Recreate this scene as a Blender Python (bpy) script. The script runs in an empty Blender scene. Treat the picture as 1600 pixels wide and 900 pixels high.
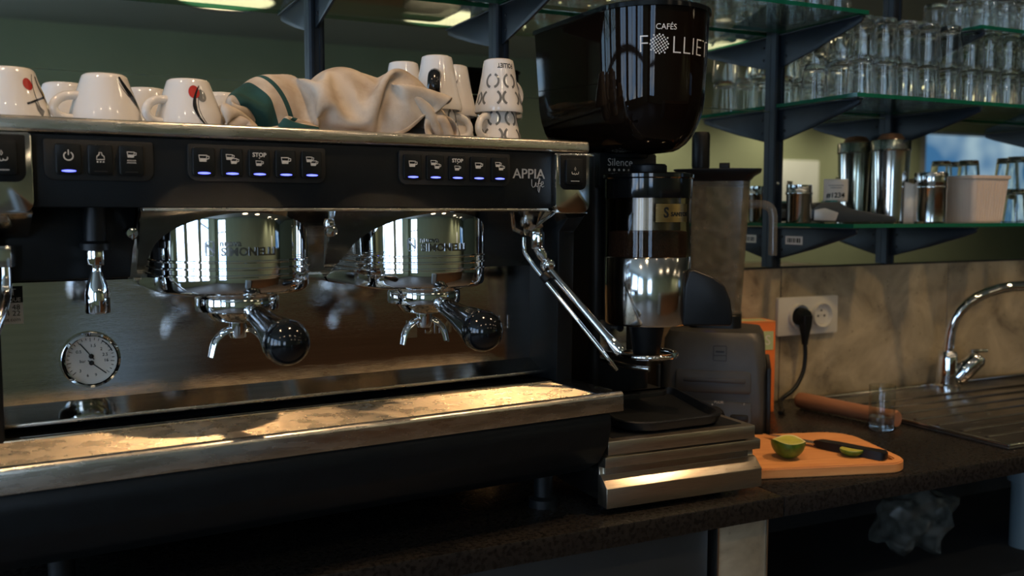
import bpy, bmesh, math, random
from mathutils import Vector, Matrix, noise
S = bpy.context.scene
COL = S.collection
PI = math.pi
R = math.radians
rnd = random.Random(7)

# ------------------------------------------------------------------ camera, exposure, light
cam_d = bpy.data.cameras.new('camera')
cam_d.sensor_width = 36
cam_d.lens = 36 * 1480 / 1600
cam_d.clip_start = .02
cam_d.dof.use_dof = True
cam_d.dof.focus_distance = 1.28
cam_d.dof.aperture_fstop = 5.0
cam = bpy.data.objects.new('camera', cam_d)
COL.objects.link(cam)
cam.location = (0, -1.65, 1.33)
cam.rotation_euler = (PI / 2 - math.atan(120 / 1480), 0, R(-26))
S.camera = cam
S.view_settings.view_transform = 'Standard'
S.view_settings.look = 'None'
S.view_settings.gamma = 1
S.view_settings.use_curve_mapping = False
S.view_settings.exposure = -0.12
S.cycles.max_bounces = 24
S.cycles.glossy_bounces = 12
S.cycles.transmission_bounces = 20
S.cycles.transparent_max_bounces = 24
S.cycles.sample_clamp_indirect = 4
S.cycles.blur_glossy = .5

W = bpy.data.worlds.new('sky')
S.world = W
W.use_nodes = True
W.node_tree.nodes['Background'].inputs[0].default_value = (.35, .5, .75, 1)
W.node_tree.nodes['Background'].inputs[1].default_value = .05


def spot(name, loc, energy, color, size_deg, blend, radius, target):
    l = bpy.data.lights.new(name, 'SPOT')
    l.energy = energy
    l.color = color
    l.spot_size = R(size_deg)
    l.spot_blend = blend
    l.shadow_soft_size = radius
    o = bpy.data.objects.new(name, l)
    COL.objects.link(o)
    o.location = loc
    o.rotation_euler = (Vector(target) - Vector(loc)).to_track_quat('-Z', 'Y').to_euler()
    return o


WARM = (1, .62, .32)
DOWNLIGHTS = [(-.50, -.88), (.52, -.88), (1.54, -1.0), (2.56, -1.0)]
DL_POWER = [20, 32, 66, 50]
for (dx, dy), e in zip(DOWNLIGHTS, DL_POWER):
    spot('downlight_beam', (dx, dy, 2.655), e, WARM, 95, .8, .035, (dx, dy, 0))

# ------------------------------------------------------------------ materials
MATS = {}


def _nodes(name):
    m = bpy.data.materials.new(name)
    m.use_nodes = True
    return m, m.node_tree.nodes, m.node_tree.links, m.node_tree.nodes['Principled BSDF']


def mat(name, col, rough=.5, metal=0., var=.0, scale=20., bump=0., bscale=None, stretch=(1, 1, 1), spec=.5, coat=0., rvar=0., col2=None, detail=4., emit=None, estr=0.):
    """procedural principled material: noise-driven colour and roughness variation plus fine relief"""
    m, N, L, p = _nodes(name)
    p.inputs['Metallic'].default_value = metal
    p.inputs['Specular IOR Level'].default_value = spec
    p.inputs['Coat Weight'].default_value = coat
    p.inputs['Coat Roughness'].default_value = .06
    tc = N.new('ShaderNodeTexCoord')
    mp = N.new('ShaderNodeMapping')
    mp.inputs['Scale'].default_value = stretch
    L.new(tc.outputs['Object'], mp.inputs['Vector'])
    nz = N.new('ShaderNodeTexNoise')
    nz.inputs['Scale'].default_value = scale
    nz.inputs['Detail'].default_value = detail
    L.new(mp.outputs['Vector'], nz.inputs['Vector'])
    cr = N.new('ShaderNodeValToRGB')
    a = tuple(max(0, c * (1 - var)) for c in col)
    b = col2 if col2 else tuple(min(1, c * (1 + var)) for c in col)
    cr.color_ramp.elements[0].position = .3
    cr.color_ramp.elements[1].position = .7
    cr.color_ramp.elements[0].color = (*a, 1)
    cr.color_ramp.elements[1].color = (*b, 1)
    L.new(nz.outputs['Fac'], cr.inputs['Fac'])
    L.new(cr.outputs['Color'], p.inputs['Base Color'])
    mr = N.new('ShaderNodeMapRange')
    mr.inputs['To Min'].default_value = max(0, rough - rvar)
    mr.inputs['To Max'].default_value = min(1, rough + rvar)
    L.new(nz.outputs['Fac'], mr.inputs['Value'])
    L.new(mr.outputs['Result'], p.inputs['Roughness'])
    if bump:
        n2 = N.new('ShaderNodeTexNoise')
        n2.inputs['Scale'].default_value = bscale or scale * 3
        n2.inputs['Detail'].default_value = 3
        L.new(mp.outputs['Vector'], n2.inputs['Vector'])
        bp = N.new('ShaderNodeBump')
        bp.inputs['Strength'].default_value = bump
        bp.inputs['Distance'].default_value = .002
        L.new(n2.outputs['Fac'], bp.inputs['Height'])
        L.new(bp.outputs['Normal'], p.inputs['Normal'])
    if emit:
        p.inputs['Emission Color'].default_value = (*emit, 1)
        p.inputs['Emission Strength'].default_value = estr
    MATS[name] = m
    return m


def glassmat(name, col, rough=0., ior=1.45):
    m, N, L, p = _nodes(name)
    p.inputs['Base Color'].default_value = (*col, 1)
    p.inputs['Roughness'].default_value = rough
    p.inputs['IOR'].default_value = ior
    p.inputs['Transmission Weight'].default_value = 1
    MATS[name] = m


def tinted(name, tint, gloss_rough=.03, diff=None, dfac=0., ior=1.45, dirt=0.):
    """thin clear plastic: fresnel mix of tinted transparency and gloss, with some diffuse haze"""
    m, N, L, p = _nodes(name)
    N.remove(p)
    out = N['Material Output']
    tr = N.new('ShaderNodeBsdfTransparent')
    tr.inputs[0].default_value = (*tint, 1)
    base = tr
    if diff:
        df = N.new('ShaderNodeBsdfDiffuse')
        df.inputs[0].default_value = (*diff, 1)
        mx = N.new('ShaderNodeMixShader')
        if dirt:
            tc = N.new('ShaderNodeTexCoord')
            nz = N.new('ShaderNodeTexNoise')
            nz.inputs['Scale'].default_value = 60
            nz.inputs['Detail'].default_value = 8
            L.new(tc.outputs['Object'], nz.inputs['Vector'])
            mr = N.new('ShaderNodeMapRange')
            mr.inputs['From Min'].default_value = .35
            mr.inputs['From Max'].default_value = .7
            mr.inputs['To Min'].default_value = dfac - dirt
            mr.inputs['To Max'].default_value = dfac + dirt
            L.new(nz.outputs['Fac'], mr.inputs['Value'])
            L.new(mr.outputs['Result'], mx.inputs[0])
        else:
            mx.inputs[0].default_value = dfac
        L.new(tr.outputs[0], mx.inputs[1])
        L.new(df.outputs[0], mx.inputs[2])
        base = mx
    gl = N.new('ShaderNodeBsdfGlossy')
    gl.inputs['Roughness'].default_value = gloss_rough
    lw = N.new('ShaderNodeLayerWeight')
    lw.inputs['Blend'].default_value = .5
    pw = N.new('ShaderNodeMath')
    pw.operation = 'POWER'
    pw.inputs[1].default_value = 5
    L.new(lw.outputs['Facing'], pw.inputs[0])
    f0 = ((ior - 1) / (ior + 1)) ** 2
    fr = N.new('ShaderNodeMath')
    fr.operation = 'MULTIPLY_ADD'
    fr.inputs[1].default_value = 1 - f0
    fr.inputs[2].default_value = f0
    L.new(pw.outputs[0], fr.inputs[0])
    mx2 = N.new('ShaderNodeMixShader')
    L.new(fr.outputs[0], mx2.inputs[0])
    L.new(base.outputs[0], mx2.inputs[1])
    L.new(gl.outputs[0], mx2.inputs[2])
    L.new(mx2.outputs[0], out.inputs[0])
    MATS[name] = m


def emission(name, col, s, col2=None, scale=.8):
    m, N, L, p = _nodes(name)
    N.remove(p)
    e = N.new('ShaderNodeEmission')
    e.inputs[0].default_value = (*col, 1)
    e.inputs[1].default_value = s
    if col2:
        tc = N.new('ShaderNodeTexCoord')
        nz = N.new('ShaderNodeTexNoise')
        nz.inputs['Scale'].default_value = scale
        L.new(tc.outputs['Object'], nz.inputs['Vector'])
        cr = N.new('ShaderNodeValToRGB')
        cr.color_ramp.elements[0].position = .42
        cr.color_ramp.elements[1].position = .62
        cr.color_ramp.elements[0].color = (*col, 1)
        cr.color_ramp.elements[1].color = (*col2, 1)
        L.new(nz.outputs['Fac'], cr.inputs[0])
        L.new(cr.outputs[0], e.inputs[0])
    L.new(e.outputs[0], N['Material Output'].inputs[0])
    MATS[name] = m


mat('chrome', (.86, .87, .88), .035, 1, .03, 30)
mat('chrome_dark', (.20, .20, .20), .25, 1, .06, 40)
mat('chrome_worn', (.80, .79, .76), .12, 1, .08, 40, rvar=.06)
mat('steel_brushed', (.62, .60, .56), .22, 1, .06, 30, .06, 160, (1, 30, 30), rvar=.05)
mat('steel_sheet', (.60, .59, .57), .065, 1, .08, 14, .035, 120, (.6, 14, 14), rvar=.04)
mat('steel_mirror', (.70, .69, .66), .05, 1, .06, 12, .02, 120, (.6, 12, 12), rvar=.03)
mat('steel_trim', (.74, .70, .62), .27, 1, .16, 22, .05, 90, (1, 6, 6), rvar=.1)
mat('grid_steel', (.78, .66, .48), .28, 1, .12, 40, rvar=.1)
mat('warm_lit_steel', (.66, .58, .46), .30, 1, .10, 30, .06, 160, (1, 30, 30), rvar=.06)  # warm lamp light put into the steel colour
mat('black_panel', (.0050, .0068, .0078), .45, 0, .2, 60, .08, 400, spec=.25)
mat('black_plastic', (.0055, .0066, .0074), .40, 0, .2, 40, .05, 300, spec=.28)
mat('black_key', (.008, .009, .009), .32, 0, .2, 40, spec=.3)
mat('key_housing', (.017, .0175, .0165), .5, 0, .15, 60, .1, 700, spec=.3)
mat('black_gloss', (.004, .005, .006), .10, 0, .1, 20, coat=.15)
mat('black_matte', (.010, .012, .013), .7, 0, .2, 30)
mat('dark_metal', (.014, .020, .028), .42, .2, .15, 30, .04, 200, spec=.35)
mat('ceramic', (.80, .77, .72), .10, 0, .02, 10, coat=.5)
mat('ink_black', (.008, .009, .011), .2, 0, .1, 40, coat=.4)
mat('ink_grey', (.16, .16, .15), .25, 0, .1, 40, coat=.4)
mat('ink_red', (.42, .030, .022), .25, 0, .1, 40, coat=.4)
mat('ink_yellow', (.48, .34, .03), .25, 0, .1, 40, coat=.4)
mat('print_cream', (.66, .62, .54), .5, 0, .05, 60)
mat('print_white', (.72, .72, .70), .5, 0, .05, 60)
mat('print_grey', (.35, .35, .33), .5, 0, .05, 60)
mat('paper', (.78, .70, .60), .8, 0, .04, 60, .1, 300)
mat('gauge_face', (.62, .63, .60), .4, 0, .04, 40)
mat('brass_plate', (.62, .42, .20), .25, 1, .12, 40, (0), None, (1, 1, 20), rvar=.08)
mat('coffee', (.035, .018, .010), .9, 0, .5, 300, .5, 500)
mat('beans', (.016, .009, .006), .35, 0, .4, 120)
mat('blender_grey', (.034, .035, .032), .45, 0, .08, 80, .08, 500)
mat('blender_panel', (.030, .031, .030), .4, 0, .1, 80)
mat('wood_board', (.52, .21, .065), .5, 0, .0, 9, .06, 120, (1.2, 14, 14), col2=(.66, .31, .11), detail=8)
mat('wood_pestle', (.20, .085, .038), .5, 0, .0, 12, .06, 120, (8, 8, 1), col2=(.28, .125, .06))
mat('wood_bar', (.16, .075, .032), .4, 0, .0, 6, .06, 60, (1, 10, 10), col2=(.26, .13, .06))
mat('lime_skin', (.045, .115, .010), .35, 0, .3, 90, .25, 300, col2=(.09, .17, .016))
mat('lime_flesh', (.42, .42, .07), .35, 0, .15, 60, .15, 200)
mat('lime_pith', (.60, .58, .30), .5, 0, .1, 60)
mat('stone_top', (.008, .008, .008), .28, 0, .4, 160, .05, 260, col2=(.020, .018, .016), rvar=.1, spec=.3)
mat('socket_white', (.62, .56, .48), .3, 0, .03, 10)
mat('orange_card', (.72, .17, .030), .55, 0, .1, 20)
mat('orange_light', (.76, .30, .09), .55, 0, .1, 20)
mat('card_green', (.42, .50, .25), .55, 0, .1, 20)
mat('tub_white', (.68, .56, .45), .5, 0, .05, 8, .1, 60, (30, 30, 1))
mat('shaker_steel', (.66, .65, .62), .14, 1, .06, 12, rvar=.05)
mat('terminal_dark', (.020, .028, .036), .35, 0, .1, 40)
mat('terminal_grey', (.42, .44, .46), .35, .3, .06, 40)
mat('teal_plastic', (.02, .22, .20), .4, 0, .1, 40)
mat('wall_olive', (.29, .31, .185), .85, 0, .05, 2, .05, 80)
mat('ceiling_paint', (.34, .34, .29), .9, 0, .04, 2)
mat('floor_tile', (.10, .085, .07), .5, 0, .15, 5)
mat('white_board', (.75, .75, .70), .6, 0, .03, 3)
mat('cabinet_dark', (.030, .031, .030), .55, 0, .15, 12, .05, 90)
mat('recess_dark', (.018, .019, .019), .8, 0, .2, 12)
mat('pipe_white', (.10, .14, .16), .4, 0, .05, 12)
mat('fridge_grey', (.32, .38, .42), .4, 0, .04, 8)
mat('window_paint', (.5, .5, .48), .5, 0, .03, 12)
mat('drain_steel', (.20, .19, .175), .20, .9, .12, 16, .04, 90, (1, 1, 1), rvar=.08)
emission('led_blue', (.10, .12, 1.0), 5)
emission('display_blue', (.25, .25, 1.0), 1.6)
emission('window_sky', (.40, .64, 1.0), 6.5, (.92, .97, 1.0), .9)
emission('window_blue', (.06, .19, .42), 1.0, (.55, .72, .85), 1.1)
emission('lamp_glow', (1, .80, .52), 4.5)
emission('downlight_glow', (1, .78, .52), 90.0)
glassmat('clear_glass', (.97, .98, .96))
tinted('shelf_glass', (.84, .90, .86), .0, None, 0, 1.45)
tinted('shelf_edge', (.05, .26, .16), .05, (.01, .16, .09), .6, 1.5)
glassmat('water', (.97, .98, .97), 0, 1.33)
tinted('smoked', (.12, .066, .038), .02, (.020, .011, .007), .3, 1.38)
tinted('smoked_clear', (.55, .50, .44), .03)
tinted('clear_plastic', (.80, .80, .78), .06, (.5, .5, .48), .12)
tinted('jar_plastic', (.62, .61, .55), .16, (.27, .25, .195), .36, 1.5, .14)
tinted('thin_glass', (.93, .95, .94), .0, None, 0, 1.5)
tinted('thin_bag', (.72, .74, .72), .2, (.17, .18, .16), .32, 1.4, .2)


def splash_material():
    m, N, L, p = _nodes('concrete_laminate')
    tc = N.new('ShaderNodeTexCoord')
    n1 = N.new('ShaderNodeTexNoise')
    n1.inputs['Scale'].default_value = 7.5
    n1.inputs['Detail'].default_value = 9
    n1.inputs['Roughness'].default_value = .62
    n1.inputs['Distortion'].default_value = .7
    L.new(tc.outputs['Object'], n1.inputs['Vector'])
    cr = N.new('ShaderNodeValToRGB')
    e = cr.color_ramp.elements
    e[0].position = .30
    e[0].color = (.16, .122, .080, 1)
    e[1].position = .72
    e[1].color = (.56, .44, .285, 1)
    x = e.new(.45)
    x.color = (.34, .265, .170, 1)
    x = e.new(.55)
    x.color = (.42, .325, .210, 1)
    L.new(n1.outputs['Fac'], cr.inputs[0])
    vo = N.new('ShaderNodeTexVoronoi')
    vo.inputs['Scale'].default_value = 38
    vo.inputs['Randomness'].default_value = 1
    L.new(tc.outputs['Object'], vo.inputs['Vector'])
    c2 = N.new('ShaderNodeValToRGB')
    c2.color_ramp.elements[0].position = .05
    c2.color_ramp.elements[0].color = (.35, .33, .30, 1)
    c2.color_ramp.elements[1].position = .14
    c2.color_ramp.elements[1].color = (1, 1, 1, 1)
    L.new(vo.outputs['Distance'], c2.inputs[0])
    mx = N.new('ShaderNodeMix')
    mx.data_type = 'RGBA'
    mx.blend_type = 'MULTIPLY'
    mx.inputs['Factor'].default_value = .55
    L.new(cr.outputs[0], mx.inputs['A'])
    L.new(c2.outputs[0], mx.inputs['B'])
    L.new(mx.outputs['Result'], p.inputs['Base Color'])
    p.inputs['Roughness'].default_value = .34
    MATS['concrete_laminate'] = m


splash_material()


def mirror_material():
    m, N, L, p = _nodes('mirror_silver')
    p.inputs['Base Color'].default_value = (.80, .83, .76, 1)
    p.inputs['Metallic'].default_value = 1
    tc = N.new('ShaderNodeTexCoord')
    nz = N.new('ShaderNodeTexNoise')
    nz.inputs['Scale'].default_value = 6
    L.new(tc.outputs['Object'], nz.inputs['Vector'])
    mr = N.new('ShaderNodeMapRange')
    mr.inputs['To Min'].default_value = .0
    mr.inputs['To Max'].default_value = .02
    L.new(nz.outputs['Fac'], mr.inputs['Value'])
    L.new(mr.outputs['Result'], p.inputs['Roughness'])
    MATS['mirror_silver'] = m


mirror_material()


def towel_material():
    m, N, L, p = _nodes('towel_cotton')
    uv = N.new('ShaderNodeUVMap')
    sx = N.new('ShaderNodeSeparateXYZ')
    L.new(uv.outputs[0], sx.inputs[0])
    cr = N.new('ShaderNodeValToRGB')
    cr.color_ramp.interpolation = 'CONSTANT'
    e = cr.color_ramp.elements
    base = (.60, .52, .42, 1)
    green = (.012, .070, .070, 1)
    e[0].position = 0
    e[0].color = base
    e[1].position = .20
    e[1].color = green
    for pos, c in ((.29, base), (.318, green), (.332, base)):
        x = e.new(pos)
        x.color = c
    L.new(sx.outputs['X'], cr.inputs[0])
    tc = N.new('ShaderNodeTexCoord')
    nz = N.new('ShaderNodeTexNoise')
    nz.inputs['Scale'].default_value = 28
    nz.inputs['Detail'].default_value = 6
    L.new(tc.outputs['Object'], nz.inputs['Vector'])
    c2 = N.new('ShaderNodeValToRGB')
    c2.color_ramp.elements[0].position = .35
    c2.color_ramp.elements[0].color = (.62, .54, .46, 1)
    c2.color_ramp.elements[1].position = .62
    c2.color_ramp.elements[1].color = (1, 1, 1, 1)
    L.new(nz.outputs['Fac'], c2.inputs[0])
    mx = N.new('ShaderNodeMix')
    mx.data_type = 'RGBA'
    mx.blend_type = 'MULTIPLY'
    mx.inputs['Factor'].default_value = .8
    L.new(cr.outputs[0], mx.inputs['A'])
    L.new(c2.outputs[0], mx.inputs['B'])
    L.new(mx.outputs['Result'], p.inputs['Base Color'])
    p.inputs['Roughness'].default_value = .95
    wv = N.new('ShaderNodeTexNoise')
    wv.inputs['Scale'].default_value = 500
    L.new(tc.outputs['Object'], wv.inputs['Vector'])
    bp = N.new('ShaderNodeBump')
    bp.inputs['Strength'].default_value = .25
    bp.inputs['Distance'].default_value = .001
    L.new(wv.outputs['Fac'], bp.inputs['Height'])
    L.new(bp.outputs['Normal'], p.inputs['Normal'])
    MATS['towel_cotton'] = m


towel_material()

# ------------------------------------------------------------------ mesh helpers
IDM = Matrix.Identity(4)


def T(x=0, y=0, z=0, rx=0, ry=0, rz=0):
    return Matrix.Translation((x, y, z)) @ Matrix.Rotation(rz, 4, 'Z') @ Matrix.Rotation(ry, 4, 'Y') @ Matrix.Rotation(rx, 4, 'X')


class MB:
    def __init__(s):
        s.v, s.f = [], []

    def add(s, v, f, fn=None):
        n = len(s.v)
        for p in v:
            s.v.append(tuple(fn(p)) if fn else tuple(p))
        s.f += [tuple(i + n for i in q) for q in f]
        return s

    def box(s, x0, x1, y0, y1, z0, z1, bev=0., m=None, seg=2):
        bm = bmesh.new()
        bmesh.ops.create_cube(bm, size=1)
        for v in bm.verts:
            v.co = Vector(((x0 + x1) / 2 + v.co.x * (x1 - x0), (y0 + y1) / 2 + v.co.y * (y1 - y0), (z0 + z1) / 2 + v.co.z * (z1 - z0)))
        if bev:
            bmesh.ops.bevel(bm, geom=list(bm.edges), offset=bev, segments=seg, profile=.5, affect='EDGES')
        return s.bm(bm, m)

    def bm(s, bm, m=None):
        if m:
            bm.transform(m)
        bm.verts.index_update()
        v = [tuple(x.co) for x in bm.verts]
        f = [tuple(x.index for x in q.verts) for q in bm.faces]
        bm.free()
        return s.add(v, f)

    def lathe(s, prof, n=32, m=None, a0=0., a1=2 * PI, cap=True):
        m = m or IDM
        full = abs(a1 - a0 - 2 * PI) < 1e-6
        k = n if full else n + 1
        v, f = [], []
        for (r, z) in prof:
            for i in range(k):
                a = a0 + (a1 - a0) * i / n
                v.append(m @ Vector((r * math.cos(a), r * math.sin(a), z)))
        P = len(prof)
        for j in range(P - 1):
            for i in range(n):
                i2 = (i + 1) % k
                q = (j * k + i, j * k + i2, (j + 1) * k + i2, (j + 1) * k + i)
                f.append(q)
        if cap and full:
            if prof[0][0] > 1e-6:
                f.append(tuple(reversed(range(k))))
            if prof[-1][0] > 1e-6:
                f.append(tuple((P - 1) * k + i for i in range(k)))
        return s.add(v, f)

    def tube(s, pts, r, n=12, cap=True):
        pts = [Vector(p) for p in pts]
        rr = r if isinstance(r, (list, tuple)) else [r] * len(pts)
        v, f = [], []
        t0 = (pts[1] - pts[0]).normalized()
        up = Vector((0, 0, 1)) if abs(t0.z) < .9 else Vector((1, 0, 0))
        a = t0.cross(up).normalized()
        for i, p in enumerate(pts):
            if i == 0:
                t = pts[1] - pts[0]
            elif i == len(pts) - 1:
                t = pts[-1] - pts[-2]
            else:
                t = (pts[i + 1] - p).normalized() + (p - pts[i - 1]).normalized()
            t.normalize()
            a = (a - t * a.dot(t)).normalized()
            b = t.cross(a)
            for j in range(n):
                q = 2 * PI * j / n
                v.append(p + (a * math.cos(q) + b * math.sin(q)) * rr[i])
        for i in range(len(pts) - 1):
            for j in range(n):
                j2 = (j + 1) % n
                f.append((i * n + j, i * n + j2, (i + 1) * n + j2, (i + 1) * n + j))
        if cap:
            f.append(tuple(reversed(range(n))))
            f.append(tuple((len(pts) - 1) * n + j for j in range(n)))
        return s.add(v, f)

    def prism(s, poly, d0, d1, axis='y', bev=0., m=None, seg=2):
        """extrude a 2D polygon; axis x: poly=(y,z), axis y: poly=(x,z), axis z: poly=(x,y)"""
        bm = bmesh.new()

        def P(a, b, d):
            return {'x': (d, a, b), 'y': (a, d, b), 'z': (a, b, d)}[axis]
        lo = [bm.verts.new(P(a, b, d0)) for a, b in poly]
        hi = [bm.verts.new(P(a, b, d1)) for a, b in poly]
        k = len(poly)
        bm.faces.new(lo)
        bm.faces.new(hi)
        for i in range(k):
            bm.faces.new((lo[i], lo[(i + 1) % k], hi[(i + 1) % k], hi[i]))
        bmesh.ops.recalc_face_normals(bm, faces=bm.faces)
        if bev:
            bmesh.ops.bevel(bm, geom=list(bm.edges), offset=bev, segments=seg, profile=.5, affect='EDGES', clamp_overlap=True)
        return s.bm(bm, m)

    def loft(s, rings, cap0=True, cap1=True, closed=True):
        k = len(rings[0])
        v = [p for r in rings for p in r]
        f = []
        for i in range(len(rings) - 1):
            for j in range(k if closed else k - 1):
                j2 = (j + 1) % k
                f.append((i * k + j, i * k + j2, (i + 1) * k + j2, (i + 1) * k + j))
        if cap0 and closed:
            f.append(tuple(reversed(range(k))))
        if cap1 and closed:
            f.append(tuple((len(rings) - 1) * k + j for j in range(k)))
        return s.add(v, f)

    def stroke(s, pts, w, closed=False, fn=None):
        """flat ribbon along a 2D polyline; fn maps (u, v) to 3D"""
        P = [Vector((a, b)) for a, b in pts]
        n = len(P)
        v, f = [], []
        for i in range(n):
            if closed:
                t = P[(i + 1) % n] - P[i - 1]
            else:
                t = P[min(i + 1, n - 1)] - P[max(i - 1, 0)]
            t.normalize()
            d = Vector((-t.y, t.x)) * w * (.5 if not isinstance(w, list) else .5)
            v += [P[i] - d, P[i] + d]
        for i in range(n if closed else n - 1):
            j = (i + 1) % n
            f.append((2 * i, 2 * j, 2 * j + 1, 2 * i + 1))
        return s.add(v, f, fn)

    def build(s, name, material, parent=None, smooth=38, loc=None, fix=True):
        me = bpy.data.meshes.new(name)
        me.from_pydata(s.v, [], s.f)
        if fix:
            bm = bmesh.new()
            bm.from_mesh(me)
            bmesh.ops.recalc_face_normals(bm, faces=bm.faces)
            bm.to_mesh(me)
            bm.free()
        me.materials.append(MATS[material])
        if smooth:
            me.polygons.foreach_set('use_smooth', [True] * len(me.polygons))
            me.set_sharp_from_angle(angle=R(smooth))
        me.update()
        o = bpy.data.objects.new(name, me)
        COL.objects.link(o)
        if parent:
            o.parent = parent
        if loc:
            o.location = loc
        return o


USED = {}


def tag(o, label, cat, group=None):
    assert 4 <= len(label.split()) <= 16, label
    if label in USED:
        print('DUP LABEL', label)
    USED[label] = 1
    o['label'] = label
    o['category'] = cat
    if group:
        o['group'] = group
    return o


def thing(name, label, cat, loc=(0, 0, 0), rz=0., group=None):
    o = bpy.data.objects.new(name, None)
    o.empty_display_size = .05
    COL.objects.link(o)
    o.location = loc
    o.rotation_euler = (0, 0, rz)
    return tag(o, label, cat, group)


def struct(o):
    o['kind'] = 'structure'
    return o


def part_label(o, label):
    o['label'] = label
    return o


def copy_tree(o, parent=None):
    c = o.copy()
    COL.objects.link(c)
    c.parent = parent
    for ch in o.children:
        copy_tree(ch, c)
    return c


def inst(src, parent, loc, name=None):
    c = src.copy()
    COL.objects.link(c)
    c.parent = parent
    c.location = loc
    return c


_tc = {}


def text_geo(body, size=1., align='CENTER', bold=0., extr=0.):
    key = (body, size, align, bold, extr)
    if key in _tc:
        return _tc[key]
    cu = bpy.data.curves.new('lettering', 'FONT')
    cu.body = body
    cu.size = size
    cu.align_x = align
    cu.align_y = 'CENTER'
    cu.resolution_u = 3
    cu.offset = bold
    cu.extrude = extr
    o = bpy.data.objects.new('lettering', cu)
    COL.objects.link(o)
    bpy.context.view_layer.update()
    dg = bpy.context.evaluated_depsgraph_get()
    me = bpy.data.meshes.new_from_object(o.evaluated_get(dg))
    v = [tuple(q.co) for q in me.vertices]
    f = [tuple(p.vertices) for p in me.polygons]
    bpy.data.objects.remove(o)
    bpy.data.curves.remove(cu)
    bpy.data.meshes.remove(me)
    _tc[key] = (v, f)
    return v, f


def front(x, y, z, sx=1., sy=1.):
    """text/print map onto a plane facing -y"""
    return lambda p: (x + p[0] * sx, y - (p[2] if len(p) > 2 else 0), z + p[1] * sy)


def lettering(body, size, fn, material, parent, name='lettering', align='CENTER', bold=0., extr=0.):
    v, f = text_geo(body, size, align, bold, extr)
    return MB().add(v, f, fn).build(name, material, parent, smooth=0, fix=False)


def arc(cx, cy, r, a0, a1, n=12):
    return [(cx + r * math.cos(R(a0 + (a1 - a0) * i / n)), cy + r * math.sin(R(a0 + (a1 - a0) * i / n))) for i in range(n + 1)]


def rrect(x0, x1, y0, y1, r, n=5):
    if not isinstance(r, (tuple, list)):
        r = (r, r, r, r)
    P = []
    for (cx, cy, a, q) in ((x1 - r[0], y1 - r[0], 0, r[0]), (x0 + r[1], y1 - r[1], 90, r[1]), (x0 + r[2], y0 + r[2], 180, r[2]), (x1 - r[3], y0 + r[3], 270, r[3])):
        P += arc(cx, cy, q, a, a + 90, n)
    return P


ORD = ['first', 'second', 'third', 'fourth', 'fifth', 'sixth', 'seventh', 'eighth', 'ninth', 'tenth', 'eleventh', 'twelfth', 'thirteenth', 'fourteenth', 'fifteenth', 'sixteenth']

# ------------------------------------------------------------------ the room
X0, X1, YF, ZC = -3.2, 12.0, -6.0, 2.68
struct(MB().box(X0, X1, YF, .2, -.05, 0).build('floor', 'floor_tile', smooth=0))
struct(MB().box(X0, X1, YF - .1, .2, ZC, ZC + .1).build('ceiling', 'ceiling_paint', smooth=0))
struct(MB().box(X0, X1, .008, .15, 0, ZC).build('wall_back', 'wall_olive', smooth=0))
struct(MB().box(X1, X1 + .1, YF, .15, 0, ZC).build('wall_right', 'wall_olive', smooth=0))


def wall_with_holes(name, axis, d0, d1, a0, a1, holes):
    """wall slab in the plane normal to axis with window openings given as (a_start, a_end, z0, z1)"""
    b = MB()

    def bx(u0, u1, z0, z1):
        if axis == 'x':
            b.box(d0, d1, u0, u1, z0, z1)
        else:
            b.box(u0, u1, d0, d1, z0, z1)
    cur = a0
    for (s, e, z0, z1) in sorted(holes):
        bx(cur, s, 0, ZC)
        bx(s, e, 0, z0)
        bx(s, e, z1, ZC)
        cur = e
    bx(cur, a1, 0, ZC)
    return struct(b.build(name, 'wall_olive', smooth=0))


left_holes = [(-1.25, -.35, .75, 2.45), (-2.85, -1.50, .75, 2.45), (-4.4, -3.1, .75, 2.45)]
far_holes = [(-2.7, -1.5, .75, 2.45), (8.85, 11.3, 1.25, 2.26)]
wall_with_holes('wall_left', 'x', X0 - .1, X0, YF, .15, left_holes)
wall_with_holes('wall_front', 'y', YF - .1, YF, X0, X1, far_holes)


def window(n, axis, d, s, e, z0, z1, glow, mull):
    w = bpy.data.objects.new('window_%d' % n, None)
    COL.objects.link(w)
    struct(w)
    c = ((d, (s + e) / 2, z0) if axis == 'x' else ((s + e) / 2, d, z0))
    w.location = c
    hw, h = (e - s) / 2, z1 - z0
    m = Matrix.Rotation(R(90), 4, 'Z') if axis == 'x' else IDM
    fr = MB()
    for (x0, x1, a, b) in ((-hw, -hw + .06, 0, h), (hw - .06, hw, 0, h), (-hw, hw, 0, .06), (-hw, hw, h - .06, h)):
        fr.box(x0, x1, -.04, .04, a, b, m=m)
    fr.build('window_frame', 'window_paint', w, smooth=0)
    for (x0, x1, a, b) in mull:
        MB().box(-hw + x0 * 2 * hw, -hw + x1 * 2 * hw, -.03, .03, a * h, b * h, m=m).build('mullion', 'window_paint', w, smooth=0)
    MB().box(-hw + .05, hw - .05, -.008, .008, .05, h - .05, m=m).build('pane', glow, w, smooth=0)


MUL = [(.48, .52, .03, .97), (.03, .97, .66, .69)]
for i, hgl in enumerate(left_holes):
    window(i + 1, 'x', X0 - .05, *hgl, 'window_sky', MUL)
window(4, 'y', YF - .05, *far_holes[1], 'window_blue', [(.03, .045, .03, .97)])
window(5, 'y', YF - .05, *far_holes[0], 'window_sky', MUL)

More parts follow.
